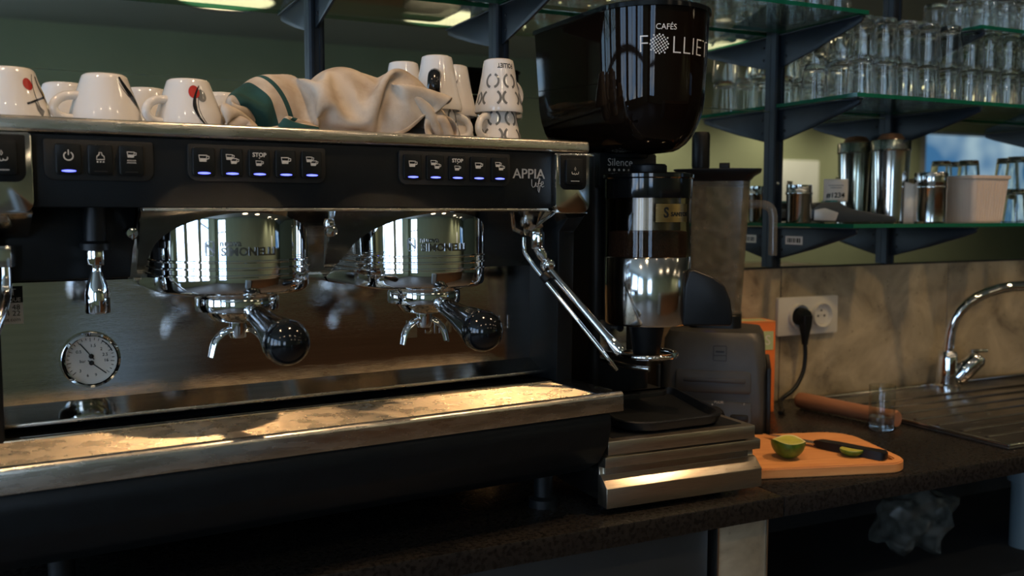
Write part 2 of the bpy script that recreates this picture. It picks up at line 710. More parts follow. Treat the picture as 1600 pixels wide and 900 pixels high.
# ceiling lamps of the room (seen in the mirror) and the downlights over the bar
for i, (lx, ly, nm) in enumerate([(1.02, -4.42, 'farthest left in the mirror'), (2.42, -4.33, 'mirrored between the shelf uprights'), (4.65, -4.35, 'mirrored under the glasses on the right'), (7.0, -4.35, 'farthest right, added for sparkle behind the tumblers')]):  # the last lamp is added, for sparkle in the tumblers
    t = thing('ceiling_lamp', 'round warm drum ceiling lamp, ' + nm, 'lamp', (lx, ly, ZC), 0, 'drum lamps on the cafe ceiling')
    MB().lathe([(.30, 0), (.31, -.01), (.31, -.075), (.295, -.08), (.285, -.06), (.285, 0)], 40).build('lamp_rim', 'dark_metal', t)
    MB().lathe([(.001, -.07), (.2, -.07), (.284, -.066), (.284, -.02), (.001, -.02)], 40).build('diffuser', 'lamp_glow', t)
for i, (dx, dy) in enumerate(DOWNLIGHTS):
    t = thing('downlight', '%s small recessed warm downlight from the left above the bar' % ORD[i], 'lamp', (dx, dy, ZC), 0, 'downlights over the bar')
    MB().lathe([(.055, 0), (.055, -.006), (.046, -.008), (.040, 0)], 28).build('bezel', 'chrome_worn', t)
    MB().lathe([(.001, -.004), (.036, -.004), (.036, 0), (.001, 0)], 24).build('bulb_face', 'downlight_glow', t)

for i, dx in enumerate((-1.6, -.55, .5, 1.55, 2.6, 3.65)):  # unseen downlights added to put highlight dots on cups and handles
    t = thing('downlight', '%s unseen aisle downlight from the left, added for highlight dots' % ORD[i], 'lamp', (dx, -2.35, ZC), 0, 'added aisle downlights')
    MB().lathe([(.065, 0), (.065, -.006), (.056, -.008), (.050, 0)], 28).build('bezel', 'chrome_worn', t)
    MB().lathe([(.001, -.004), (.046, -.004), (.046, 0), (.001, 0)], 24).build('bulb_face', 'downlight_glow', t)

# furniture behind the barista, seen only in reflections
t = thing('bar_counter', 'long brown wooden bar counter opposite the espresso machine', 'counter', (1.6, -3.0, 0))
MB().box(-.66, 2.8, -.3, .3, .0, .95).build('bar_front', 'wood_bar', t, smooth=0)
MB().box(-.70, 2.85, -.36, .34, .95, .99, .006).build('bar_top', 'wood_bar', t)
t = thing('steel_fridge', 'low grey fridge at the end of the wooden bar counter', 'fridge', (.76, -2.98, 0))
MB().box(-.13, .125, -.3, .3, .05, .98, .004).build('fridge_body', 'fridge_grey', t)
MB().box(-.12, .115, .3, .315, .08, .95, .003).build('fridge_door', 'fridge_grey', t)
MB().box(-.11, -.10, .317, .335, .5, .85, .002).build('fridge_handle', 'steel_brushed', t)
for i, (wx, wy) in enumerate(((5.2, -5.35), (6.6, -5.35), (8.0, -5.35))):  # spotlights added to brighten the right part of the green wall
    t = thing('added_wall_washer', '%s added ceiling spotlight from the left brightening the green wall' % ORD[i], 'lamp', (wx, wy, ZC), 0, 'added spotlights by the green wall')
    MB().lathe([(.055, 0), (.055, -.006), (.046, -.008), (.040, 0)], 28).build('bezel', 'chrome_worn', t)
    MB().lathe([(.001, -.004), (.036, -.004), (.036, 0), (.001, 0)], 24).build('bulb_face', 'downlight_glow', t)
    spot('added_wall_washer_beam', (wx, wy, ZC - .03), 56, (1, .9, .72), 120, .8, .04, (wx, wy - .45, 0))
tag(MB().box(6.78, 7.32, YF + .002, YF + .03, 1.30, 1.86, .004).build('notice_board', 'white_board'), 'plain white board on the green wall seen in the mirror', 'board')

# backsplash panels, mirrors
sp = bpy.data.objects.new('wall_backsplash', None)
COL.objects.link(sp)
struct(sp)
for (a, b) in ((-.6, .44), (.443, 1.479), (1.482, 2.02), (2.023, 3.2)):
    MB().box(a, b, 0, .0078, .9, 1.2015, .0008).build('panel', 'concrete_laminate', sp, smooth=0)
MB().box(-.6, 3.2, -.0015, .008, 1.2016, 1.2048).build('edge_strip', 'black_matte', sp, smooth=0)
tag(MB().box(-3.0, 4.2, .0, .0078, 1.206, 1.5475).build('mirror_panel', 'mirror_silver', smooth=0), 'long low mirror strip directly above the concrete splashback', 'mirror', 'mirror wall behind the bar')
tag(MB().box(-3.0, 4.2, .0, .0078, 1.5495, 2.60).build('mirror_panel', 'mirror_silver', smooth=0), 'tall upper mirror panel behind the glass shelves', 'mirror', 'mirror wall behind the bar')

# worktop and what stands under it
t = thing('worktop', 'black speckled stone worktop running along the mirror wall', 'worktop', (0, 0, .9))
MB().box(-1.6, .985, -.57, -.001, -.032, 0, .002).build('slab', 'stone_top', t)
MB().box(.9865, 3.2, -.57, -.001, -.032, 0, .002).build('slab', 'stone_top', t)
t = thing('base_cabinet', 'dark base cabinet with plain doors below the espresso machine', 'cabinet', (0, -.52, 0))
MB().box(-1.55, .885, .02, .5, .08, .866).build('carcass', 'recess_dark', t, smooth=0)
MB().box(-1.55, .885, .06, .5, .0, .08).build('plinth', 'black_matte', t, smooth=0)
for (a, b) in ((-1.548, -.9), (-.896, -.25), (-.246, .32), (.324, .882)):
    d = MB().box(a, b, 0, .0195, .09, .855, .0015).build('door', 'cabinet_dark', t)
    MB().box((a + b) / 2 - .06, (a + b) / 2 + .06, -.016, -.008, .80, .81, .002).box((a + b) / 2 - .055, (a + b) / 2 - .047, -.009, .0002, .801, .809).box((a + b) / 2 + .047, (a + b) / 2 + .055, -.009, .0002, .801, .809).build('handle', 'dark_metal', d)
t = thing('support_panel', 'upright concrete-look support panel with metal edges under the worktop', 'panel', (.94, -.53, 0))
MB().box(-.046, .046, 0, .5, 0, .866, .001).build('board', 'concrete_laminate', t)
for x in (-.0490, .0463):
    MB().box(x, x + .0027, -.002, .5, 0, .866).build('edge_strip', 'steel_brushed', t, smooth=0)
t = thing('under_sink_cupboard', 'open dark cupboard under the sink to the right', 'cupboard', (2.1, -.5, 0))
MB().box(-1.10, 1.0, .44, .46, 0, .866).build('back_board', 'recess_dark', t, smooth=0)
MB().box(.98, 1.0, 0, .44, 0, .866).build('side_board', 'recess_dark', t, smooth=0)
MB().box(-1.10, .98, .05, .44, .60, .62).build('shelf_board', 'recess_dark', t, smooth=0)
# crumpled clear bag
b = MB()
rings = []
for i in range(13):
    u = i / 12
    cx = 1.46 + .20 * u
    rr = .05 * math.sin(PI * min(1, .12 + u * .95)) ** .6 + .008
    ring = []
    for j in range(22):
        a = 2 * PI * j / 22
        q = rr * (1 + .55 * noise.noise(Vector((math.cos(a) * 1.6, math.sin(a) * 1.6, u * 5))))
        ring.append((cx + .012 * math.sin(a * 3), -.33 + q * 1.1 * math.cos(a), .705 + .03 * u + max(-.083, q * math.sin(a))))
    rings.append(ring)
b.loft(rings)
bag = tag(b.build('plastic_bag', 'thin_bag', smooth=20), 'crumpled clear plastic bag in the dark space under the worktop', 'bag')
t = thing('drain_pipe', 'pale blue sink waste pipe under the worktop at the right edge', 'pipe', (1.84, -.36, .62))
MB().lathe([(.001, 0), (.028, 0), (.028, .14), (.036, .142), (.036, .18), (.028, .182), (.028, .245), (.001, .245)], 24).build('pipe', 'pipe_white', t)
MB().tube([(0, 0, .05), (.05, 0, .04), (.14, 0, .04)], .02).build('elbow', 'pipe_white', t)

# sink with drainboard
t = thing('sink', 'stainless steel sink top with grooved drainboard at the right', 'sink', (1.54, -.535, .9))
MB().box(0, 1.1, 0, .49, .0005, .006, .002).build('sink_top', 'drain_steel', t)
for (x0, x1, y0, y1) in ((0, .006, 0, .49), (0, 1.1, 0, .006), (0, 1.1, .484, .49)):
    MB().box(x0, x1, y0, y1, .006, .011, .0018).build('raised_rim', 'chrome_worn', t)
for i in range(7):
    MB().box(.03, .62, .065 + i * .055, .073 + i * .055, .0055, .0095, .0018).build('drain_ridge', 'drain_steel', t)
for (x, y) in ((.05, .44), (.06, .36), (.07, .27), (.03, .2), (.12, .16), (.05, .10), (.16, .09), (.22, .21), (.3, .06), (.33, .14)):
    MB().lathe([(.001, .0075), (.0025, .007), (.0032, .0058), (.001, .0058)], 10, T(x, y + .0, .0006)).build('water_drop', 'water', t)
# mixer tap
t = thing('mixer_tap', 'chrome swan-neck mixer tap standing behind the drainboard', 'tap', (1.938, -.075, .906), R(-12))
MB().lathe([(.001, 0), (.031, 0), (.031, .006), (.025, .010), (.0235, .07), (.021, .085), (.018, .088), (.001, .088)], 32).build('tap_body', 'chrome', t)
pts = [(0, 0, .075), (0.001, -.002, .11), (.002, -.004, .135)]
for i in range(15):
    a = R(180 - i * 11.5)
    pts.append((.172 + .168 * math.cos(a), -.006 - .06 * i / 14, .147 + .098 * math.sin(a)))
MB().tube(pts, .0125, 16).build('spout', 'chrome', t)
lv = MB().lathe([(.001, -.03), (.019, -.03), (.023, -.01), (.023, .035), (.017, .045), (.001, .047)], 28, T(.038, -.018, .045, R(0), R(42), R(-20)))
lev = lv.build('mixer_barrel', 'chrome', t)
MB().box(.045, .09, -.03, -.014, .085, .094, .003, T(0, 0, 0)).build('lever', 'chrome', lev)

# ------------------------------------------------------------------ espresso machine (own frame: x along its front, y into it, z up from the worktop)
MA = R(5.2)
MO = Vector((.698, -.464, .9))


def mw(x, y, z):
    return (MO.x + x * math.cos(MA) - y * math.sin(MA), MO.y + x * math.sin(MA) + y * math.cos(MA), MO.z + z)


EM = thing('espresso_machine', 'black and chrome two-group espresso machine on the stone worktop', 'coffee machine', MO, MA)
XL = -.777
# lower body, cheeks, back
low = [(-.080, .152), (-.083, .135), (-.076, .105), (-.055, .075), (-.02, .055), (.05, .045), (.43, .045), (.43, .178), (.075, .178), (.07, .152)]
MB().prism(low, XL, -.013, 'x', .004).build('lower_body', 'black_panel', EM)
MB().box(XL, 0, .125, .43, .178, .512, .004).build('rear_body', 'black_panel', EM)
for x0 in (XL, -.028):
    MB().prism([(.035, .15), (.06, .15), (.125, .15), (.125, .434), (.0, .434), (.0, .425), (.03, .40)], x0, x0 + .028, 'x', .002).build('side_cheek', 'black_panel', EM)
for (x, y) in ((-.70, .02), (-.06, .02), (-.70, .38), (-.06, .38)):
    MB().lathe([(.001, 0), (.021, 0), (.021, .012), (.014, .016), (.014, .05), (.001, .05)], 24, T(x, y, 0)).build('foot', 'black_plastic', EM)
# control fascia
fa = [(0, .434), (.0, .512), (.11, .512), (.11, .434)]
FP = MB().prism(fa, XL + .002, -.002, 'x', .002).build('front_panel', 'black_panel', EM)
MB().prism([(XL + .002, .436), (-.603, .436), (-.612, .3525), (XL + .002, .3525)], .055, .11, 'y', .003).build('hot_water_housing', 'black_panel', EM)
MB().box(-.606, -.065, .0005, .03, .4300, .4338, .0008).build('panel_underside_strip', 'steel_trim', EM)
# top: trim strip and cup shelf
MB().box(XL - .003, .002, -.006, .016, .5125, .5295, .0045, None, 4).build('top_trim', 'steel_trim', EM)
MB().box(XL, 0, .016, .43, .512, .520, .001).build('cup_shelf', 'steel_brushed', EM)
MB().box(.0, .016, .004, .016, .508, .513, .001).build('trim_end_clip', 'chrome', EM)
# steel sheets behind the groups
MB().prism([(.012, .4335), (.016, .4335), (.114, .348), (.110, .346)], -.607, -.028, 'x').build('upper_sheet', 'steel_mirror', EM, smooth=0)
BS = MB().prism([(.108, .203), (.1085, .3475), (.1125, .3475), (.112, .203)], -.748, -.028, 'x').build('back_sheet', 'steel_sheet', EM, smooth=0)
MB().box(-.60, -.15, .1065, .1085, .3455, .3485).build('sheet_fold', 'steel_trim', BS, smooth=0)
MB().prism([(.110, .206), (.0735, .1895), (.0725, .1875), (.110, .2035)], -.765, -.012, 'x').build('splash_lip', 'steel_mirror', EM, smooth=0)
MB().box(-.765, -.012, .0705, .0735, .186, .1905, .0007).build('lip_edge', 'steel_trim', EM)
# engraved maker lettering on the sheet
lettering('SIMONELLI', .030, front(-.135, .1079, .262, 1.0, .95), 'steel_brushed', BS, 'engraved_lettering', bold=.0003, extr=.0004)
lg = MB()
lg.box(-.236, -.220, .1072, .1079, .2495, .2745)
lg.build('engraved_emblem', 'steel_brushed', BS, smooth=0)
# sticker
st = MB().box(-.773, -.7215, .1072, .1079, .3005, .344).build('sticker', 'print_white', BS, smooth=0)
MB().box(-.773, -.7215, .1066, .1071, .325, .344).build('sticker_dark_band', 'black_plastic', st, smooth=0)
lettering('FOLLIET', .011, front(-.728, .1064, .337), 'print_white', st, align='RIGHT')
lettering('TECHNIQUE', .0065, front(-.7235, .1064, .3285), 'print_white', st, align='RIGHT')
lettering('2 85 48', .0085, front(-.7245, .1069, .3195), 'ink_black', st, align='RIGHT')
lettering('60 24 22', .0085, front(-.7245, .1069, .3125), 'ink_black', st, align='RIGHT')
lettering('folliet.com', .006, front(-.7245, .1069, .3055), 'ink_black', st, align='RIGHT')
# pressure gauge
gx, gz = -.652, .253
GM = T(gx, .108, gz, R(90))
G = MB().lathe([(.0285, .0), (.033, .0), (.0335, .006), (.0325, .011), (.030, .0125), (.0285, .011), (.028, .005), (.0275, .0)], 48, GM, cap=False).build('gauge_bezel', 'chrome', EM)
gf = MB().lathe([(.001, .004), (.0282, .004), (.0282, .001), (.001, .001)], 40, GM).build('gauge_face', 'gauge_face', EM)
tk = MB()
for i in range(25):
    a = R(-40 + i * 260 / 24)
    l = .0045 if i % 3 == 0 else .0028
    c, s_ = math.cos(a), math.sin(a)
    tk.stroke([(.0265 * c, .0265 * s_), ((.0265 - l) * c, (.0265 - l) * s_)], .0006, fn=front(gx, .1037, gz))
tk.stroke(arc(0, 0, .0255, 20, 60, 10), .0012, fn=front(gx, .1037, gz))
tk.build('tick_marks', 'ink_black', gf, smooth=0, fix=False)
for (s_, dx, dz) in (('0.5', -.013, .010), ('1.5', .003, .0165), ('2', .012, .012), ('2.5', .016, .005), ('16', .017, -.002), ('bar', -.009, -.0015), ('3', -.012, -.013), ('6', -.004, -.019), ('9', .005, -.019)):
    lettering(s_, .0052, front(gx + dx, .1037, gz + dz), 'ink_black', gf)
for (cx, cz, ang, ln) in ((.0005, .004, 127, .020), (.0005, -.004, -40, .021)):
    nd = MB()
    c, s_ = math.cos(R(ang)), math.sin(R(ang))
    nd.stroke([(cx - .005 * c, cz - .005 * s_), (cx + ln * c, cz + ln * s_)], .0012, fn=front(gx, .1030, gz))
    nd.lathe([(.001, .0018), (.0028, .0016), (.003, 0), (.001, 0)], 16, T(gx + cx, .1035, gz + cz, R(90)))
    nd.build('needle', 'ink_black', gf, smooth=0, fix=False)

# drip tray
TR = MB().prism([(-.086, .153), (-.0862, .1745), (-.0852, .1775), (-.083, .1795), (-.079, .1800), (-.0755, .1785), (-.0755, .153)], XL - .004, .004, 'x', .0008).build('tray_front', 'steel_trim', EM)
MB().box(XL - .002, .003, -.0755, .0705, .150, .166).build('tray_basin', 'black_gloss', EM, smooth=0)
for (a, b, c, d) in ((XL - .002, .003, .038, .0705), (XL - .002, .003, -.0752, -.0665), (-.034, .003, -.0752, .0705)):
    MB().box(a, b, c, d, .166, .1795 if c > 0 or a > -.1 else .178, .0015).build('tray_rim', 'black_gloss', EM)
MB().box(-.765, -.036, .0345, .0378, .176, .1805, .001).build('tray_back_edge', 'grid_steel', EM)
gb = MB()
N_BAR = 21
for i in range(N_BAR):
    y = -.0655 + i * (.0985 / (N_BAR - 1))
    gb.prism([(y - .0015, .1755)] + [(y + .0015 * math.cos(R(a)), .1765 + .0022 * math.sin(R(a))) for a in (170, 140, 110, 90, 70, 40, 10)] + [(y + .0015, .1755)], -.768, -.036, 'x')
for x in (-.768, -.62, -.47, -.32, -.17, -.040):
    gb.box(x, x + .004, -.0665, .034, .1735, .1766)
gb.build('drip_grid', 'grid_steel', EM, smooth=50)

# --- button panels
key_src = MB().prism(rrect(-.0125, .0125, -.0165, .0165, .0028, 3), -.0042, .0, 'y', .0010).build('key', 'black_key', EM)
led_src = MB().prism([(.0072 * math.cos(R(a)), .0012 * math.sin(R(a))) for a in range(0, 360, 24)], -.0050, -.0042, 'y').build('indicator_light', 'led_blue', EM, smooth=0)
off_src = MB().box(-.0065, .0065, -.0048, -.0042, -.0006, .0006).build('indicator_light', 'key_housing', EM, smooth=0)
KEYN = [0]


def cup_icon(b, cx, cz, s, fn):
    b.stroke([(cx - .9 * s, cz + .6 * s), (cx + .7 * s, cz + .6 * s), (cx + .5 * s, cz - .6 * s), (cx - .7 * s, cz - .6 * s)], .24 * s, True, fn)
    b.stroke([(cx + .65 * s, cz + .45 * s), (cx + 1.15 * s, cz + .4 * s), (cx + 1.1 * s, cz - .05 * s), (cx + .6 * s, cz - .2 * s)], .2 * s, False, fn)
    b.add([(cx - .68 * s, cz + .0 * s), (cx + .55 * s, cz + .0 * s), (cx + .42 * s, cz - .5 * s), (cx - .6 * s, cz - .5 * s)], [(0, 1, 2, 3)], fn)


def icon(kind, x, z, parent):
    b = MB()
    fn = front(x, -.0081, z)
    if kind == 'power':
        b.stroke(arc(0, .002, .0045, 120, 420, 18), .0012, False, fn)
        b.stroke([(0, .003), (0, .0085)], .0012, False, fn)
    elif kind == 'boiler':
        b.stroke([(-.004, -.001), (.004, -.001), (.0035, .0025), (.0015, .004), (.0012, .0065), (-.0012, .0065), (-.0015, .004), (-.0035, .0025)], .0010, True, fn)
        for k in (-.003, 0, .003):
            b.stroke([(k - .0008, -.0035), (k + .0008, -.0035)], .0014, False, fn)
    elif kind == 'warmer':
        cup_icon(b, -.0003, .0052, .0046, fn)
        for q in (-.0012, -.0036):
            b.stroke([(-.0045 + k * .0009, q + (.0007 if k % 2 else -.0007)) for k in range(11)], .0007, False, fn)
    elif kind == 'one':
        cup_icon(b, -.0006, .003, .0056, fn)
    elif kind == 'two':
        cup_icon(b, -.0028, .0052, .0046, fn)
        cup_icon(b, .0024, .0008, .0046, fn)
    elif kind == 'stop':
        cup_icon(b, -.0004, -.001, .0044, fn)
        v, f = text_geo('STOP', .0068, bold=.0002)
        b.add(v, f, front(x, -.0081, z + .0085))
        b.add([(-.001, .0055), (.001, .0055), (0, .004)], [(0, 1, 2)], fn)
    elif kind == 'steam':
        for k in (-1, 1):
            b.stroke(arc(k * .0035, -.002, .0022, 90 - k * 60, 90 - k * 260, 8), .0009, False, fn)
        b.stroke([(0, .006), (.0012, .003), (0, .0008), (-.0012, .003)], .0008, True, fn)
        b.stroke(arc(0, -.003, .0018, 180, 360, 8), .0009, False, fn)
    return b.build('icon', 'print_cream', parent, smooth=0, fix=False)


def button_panel(x0, x1, z0, z1, kinds, xs, lit):
    h = MB().prism(rrect(x0, x1, z0, z1, (.003, .003, .011, .011), 5), -.0038, .0, 'y', .0016).build('button_panel', 'key_housing', EM)
    zc = (z0 + z1) / 2 + .001
    for k, x, l in zip(kinds, xs, lit):
        kk = inst(key_src, h, (x, -.0038, zc))
        ic = icon(k, x, zc + .001, h)
        ic.parent = kk
        ic.matrix_parent_inverse = Matrix.Translation((-x, .0038, -zc))
        inst(led_src if l else off_src, kk, (0, 0, -.0128))
    return h


button_panel(-.704, -.594, .463, .506, ['power', 'boiler', 'warmer'], [-.6805, -.649, -.6175], [1, 0, 0])
button_panel(-.557, -.394, .464, .506, ['one', 'two', 'stop', 'one', 'two'], [-.540 + i * .0318 for i in range(5)], [1] * 5)
button_panel(-.296, -.131, .464, .507, ['one', 'two', 'stop', 'one', 'two'], [-.2785 + i * .0322 for i in range(5)], [1] * 5)
for o in (key_src, led_src, off_src):
    bpy.data.objects.remove(o)
lettering('APPIA', .0200, front(-.0985, -.0004, .481, 1.0, .95), 'print_grey', FP, 'raised_lettering', bold=.0001, extr=.0006)
lf = MB()
for pts in ([(-.094, .474), (-.094, .466), (-.092, .463), (-.089, .464), (-.087, .470)], [(-.087, .470), (-.0865, .4645), (-.084, .464), (-.082, .470), (-.080, .475), (-.0815, .476), (-.083, .468), (-.0835, .459), (-.082, .456), (-.081, .460), (-.080, .466)],
            [(-.0845, .468), (-.078, .469)], [(-.079, .466), (-.075, .468), (-.0752, .471), (-.0775, .471), (-.0785, .466), (-.0765, .4635), (-.0735, .465)]):
    lf.tube([(a, -.0006, b) for a, b in pts], .0006, 5)
lf.build('raised_script', 'print_grey', FP)

# --- steam tap panels on both ends, with wands


def steam_panel(xc, lit_icon=True):
    m = T(xc, 0, 0)
    fr = MB().prism(rrect(-.0285, .0285, .428, .511, (.004, .004, .012, .012), 6), -.013, .0, 'y', .003, m)
    f_ = fr.build('steam_panel', 'chrome_worn', EM)
    MB().prism(rrect(-.0225, .0225, .460, .5085, (.002, .002, .010, .010), 5), -.0142, -.0125, 'y', .0006, m).build('button_well', 'black_plastic', f_)
    k = MB().prism(rrect(-.0145, .0145, .467, .503, .004, 4), -.0182, -.0138, 'y', .0014, m).build('steam_key', 'black_key', f_)
    b = icon('steam', xc, .486, k)
    b.matrix_parent_inverse = Matrix.Translation((0, -.0106, 0))
    MB().box(xc - .007, xc + .007, -.0188, -.0181, .4715, .4727).build('indicator_light', 'print_grey', k, smooth=0)
    MB().prism([(-.011, .4285), (-.0105, .427), (.085, .388), (.095, .388), (.095, .433), (.0, .433)], xc - .0275, xc + .0275, 'x', .002).build('steam_valve_body', 'steel_mirror', f_)
    return f_


steam_panel(-.033)
steam_panel(-.744)


def smooth_path(P, n=6):
    """Catmull-Rom through 3D points"""
    P = [Vector(p) for p in P]
    Q = [P[0] * 2 - P[1]] + P + [P[-1] * 2 - P[-2]]
    out = []
    for i in range(1, len(Q) - 2):
        for k in range(n):
            t = k / n
            a, b, c, d = Q[i - 1], Q[i], Q[i + 1], Q[i + 2]
            out.append(.5 * ((2 * b) + (-a + c) * t + (2 * a - 5 * b + 4 * c - d) * t * t + (-a + 3 * b - 3 * c + d) * t ** 3))
    out.append(P[-1])
    return out


def axis_m(p, q):
    p, q = Vector(p), Vector(q)
    return Matrix.Translation(p) @ (q - p).to_track_quat('Z', 'Y').to_matrix().to_4x4()


# right steam wand
SW = MB().prism([(.0105 * math.cos(R(a)), .0105 * math.sin(R(a))) for a in range(0, 360, 60)], .375, .400, 'z', .0006, T(-.0515, .05, 0, 0, 0, R(12))).build('steam_wand_nut', 'chrome', EM)
w = MB()
A_, B_ = Vector((-.0505, .049, .377)), Vector((-.041, .041, .353))
w.lathe([(.001, 0), (.0085, 0), (.0085, .014), (.0065, .018), (.0065, (B_ - A_).length), (.001, (B_ - A_).length)], 20, axis_m(A_, B_))
w.lathe([(.0115 * math.sin(PI * i / 12) + 1e-4, -.0115 * math.cos(PI * i / 12)) for i in range(13)], 20, T(-.040, .040, .352))
w.build('steam_wand_joint', 'chrome', EM)
C_, D_ = Vector((-.0405, .038, .347)), Vector((.0205, -.058, .229))
LN = (D_ - C_).length
MB().lathe([(.001, 0), (.0058, 0), (.0058, LN * .80), (.0062, LN * .81), (.0088, LN * .965), (.0078, LN), (.001, LN)], 20, axis_m(C_, D_)).build('steam_wand', 'chrome', EM)
pth = smooth_path([(-.074, .052, .392), (-.0745, .05, .378), (-.070, .045, .361), (-.035, .001, .295), (.001, -.045, .228), (.012, -.049, .212)], 6)
MB().tube(pth, [.0032] * len(pth), 12).build('probe_rod', 'chrome', EM)
MB().tube([(.010, -.048, .2155), (.0185, -.051, .204)], [.0042, .0026], 12).build('probe_tip', 'steel_brushed', EM)
MB().prism(rrect(-.020, .016, -.007, .007, .005, 4), -.006, .006, 'z', .0015, axis_m((-.047, .032, .333), (-.012, -.012, .27)) @ T(0, 0, 0, 0, 0, R(-12))).build('wand_clamp', 'black_plastic', EM)
# left steam wand, cut by the frame
MB().prism([(.0115 * math.cos(R(a)), .0115 * math.sin(R(a))) for a in range(0, 360, 60)], .370, .393, 'z', .0006, T(-.742, .04, 0)).build('steam_wand_nut', 'chrome_worn', EM)
pth = smooth_path([(-.742, .04, .372), (-.742, .038, .355), (-.744, .03, .338), (-.752, .0, .318), (-.790, -.06, .23)], 6)
MB().tube(pth, .0065, 14).build('steam_wand', 'chrome_worn', EM)
# hot water outlet
MB().lathe([(.001, .387), (.0165, .387), (.0165, .394), (.012, .397), (.012, .434), (.001, .434)], 24, T(-.652, .03, 0)).build('outlet_collar', 'black_plastic', EM)
HW = MB().prism([(.010 * math.cos(R(a)), .010 * math.sin(R(a))) for a in range(15, 375, 60)], -.0, .020, 'z', .0006, T(-.652, .03, .370)).build('outlet_nut', 'chrome', EM)
MB().lathe([(.001, .314), (.0125, .314), (.0132, .316), (.0132, .336), (.0115, .344), (.0062, .360), (.0052, .364), (.0058, .366), (.0058, .370), (.001, .370)], 28, T(-.652, .03, .002)).build('hot_water_outlet', 'chrome', EM)

# --- group head covers
GR, GY = .088, .005


def group_cover(gx, zb):
    prof = [(zb, .016), (zb + .001, .007), (zb + .004, .002), (zb + .008, 0)]
    for z in (.3585, .3665, .3745):
        prof += [(z - .0030, 0), (z - .0016, 0), (z - .0007, -.0019), (z + .0007, -.0019), (z + .0016, 0), (z + .0030, 0)]
    prof += [(.3775, 0), (.42, 0), (.4285, .0015)]
    rings = []
    for z, ins in prof:
        r = GR - ins
        ring = [(gx - r, .104, z), (gx - r, .07, z), (gx - r, .035, z)]
        for i in range(41):
            a = PI + PI * i / 40
            ring.append((gx + r * math.cos(a), GY + r * math.sin(a), z))
        ring += [(gx + r, .035, z), (gx + r, .07, z), (gx + r, .104, z)]
        rings.append(ring)
    b = MB().loft(rings)
    bm = bmesh.new()
    vs = [bm.verts.new(p) for p in b.v]
    for q in b.f:
        bm.faces.new([vs[i] for i in q])
    bmesh.ops.recalc_face_normals(bm, faces=bm.faces)
    n = Vector((0, .47, 1)).normalized()
    res = bmesh.ops.bisect_plane(bm, geom=bm.verts[:] + bm.edges[:] + bm.faces[:], plane_co=(0, -.072, .424), plane_no=n, clear_outer=True)
    ed = [e for e in res['geom_cut'] if isinstance(e, bmesh.types.BMEdge)]
    bmesh.ops.holes_fill(bm, edges=ed)
    o = MB().bm(bm).build('group_cover', 'chrome', EM, smooth=30)

    def cyl(da):
        def fn(p):
            a = -PI / 2 + da + p[0] / GR
            r = GR + .0003 + p[2]
            return (gx + r * math.cos(a), GY + r * math.sin(a), p[1])
        return fn
    tc = R(-13)
    for body, size, du, dz, bold in (('nuova', .0095, -.0035, .3950, .0003), ('SIMONELLI', .0125, .0165, .3855, .0004)):
        v, f = text_geo(body, size, bold=bold, extr=.0012)
        v = [(p[0] + du, p[1] + dz, p[2]) for p in v]
        MB().add(v, f, cyl(tc)).build('raised_lettering', 'chrome_dark', o, smooth=0, fix=False)
    e = MB()
    sq = []
    for (a, b_) in (((-.0295, -.021), (.3815, .3825)), ((-.0295, -.021), (.3965, .3975)), ((-.0295, -.0285), (.3815, .3975)), ((-.022, -.021), (.3815, .3975))):
        e.add([(a[0], b_[0], .0008), (a[1], b_[0], .0008), (a[1], b_[1], .0008), (a[0], b_[1], .0008)], [(0, 1, 2, 3)], cyl(tc))
    v, f = text_geo('N', .016, bold=.0003, extr=.0006)
    e.add([(p[0] - .0253, p[1] + .3895, p[2]) for p in v], f, cyl(tc))
    e.build('raised_emblem', 'chrome_dark', o, smooth=0, fix=False)
    # group flange above the portafilter
    MB().lathe([(.03, zb - .002), (.050, zb - .002), (.052, zb + .001), (.052, zb + .004), (.03, zb + .004)], 40, T(gx, -.015, 0)).build('group_flange', 'chrome_worn', EM)
    # fixing bolts on the sheet above
    for dx, dz in ((-.105, .405), (.104, .405)):
        if abs(gx + dx + .39) < .3 and not (gx < -.4 and dx > 0):
            MB().lathe([(.001, -.012), (.006, -.011), (.008, -.006), (.008, 0), (.001, 0)], 16, T(gx + dx, .040, dz, R(-90))).build('cap_bolt', 'chrome', EM)
    return o


group_cover(-.508, .336)
group_cover(-.268, .333)


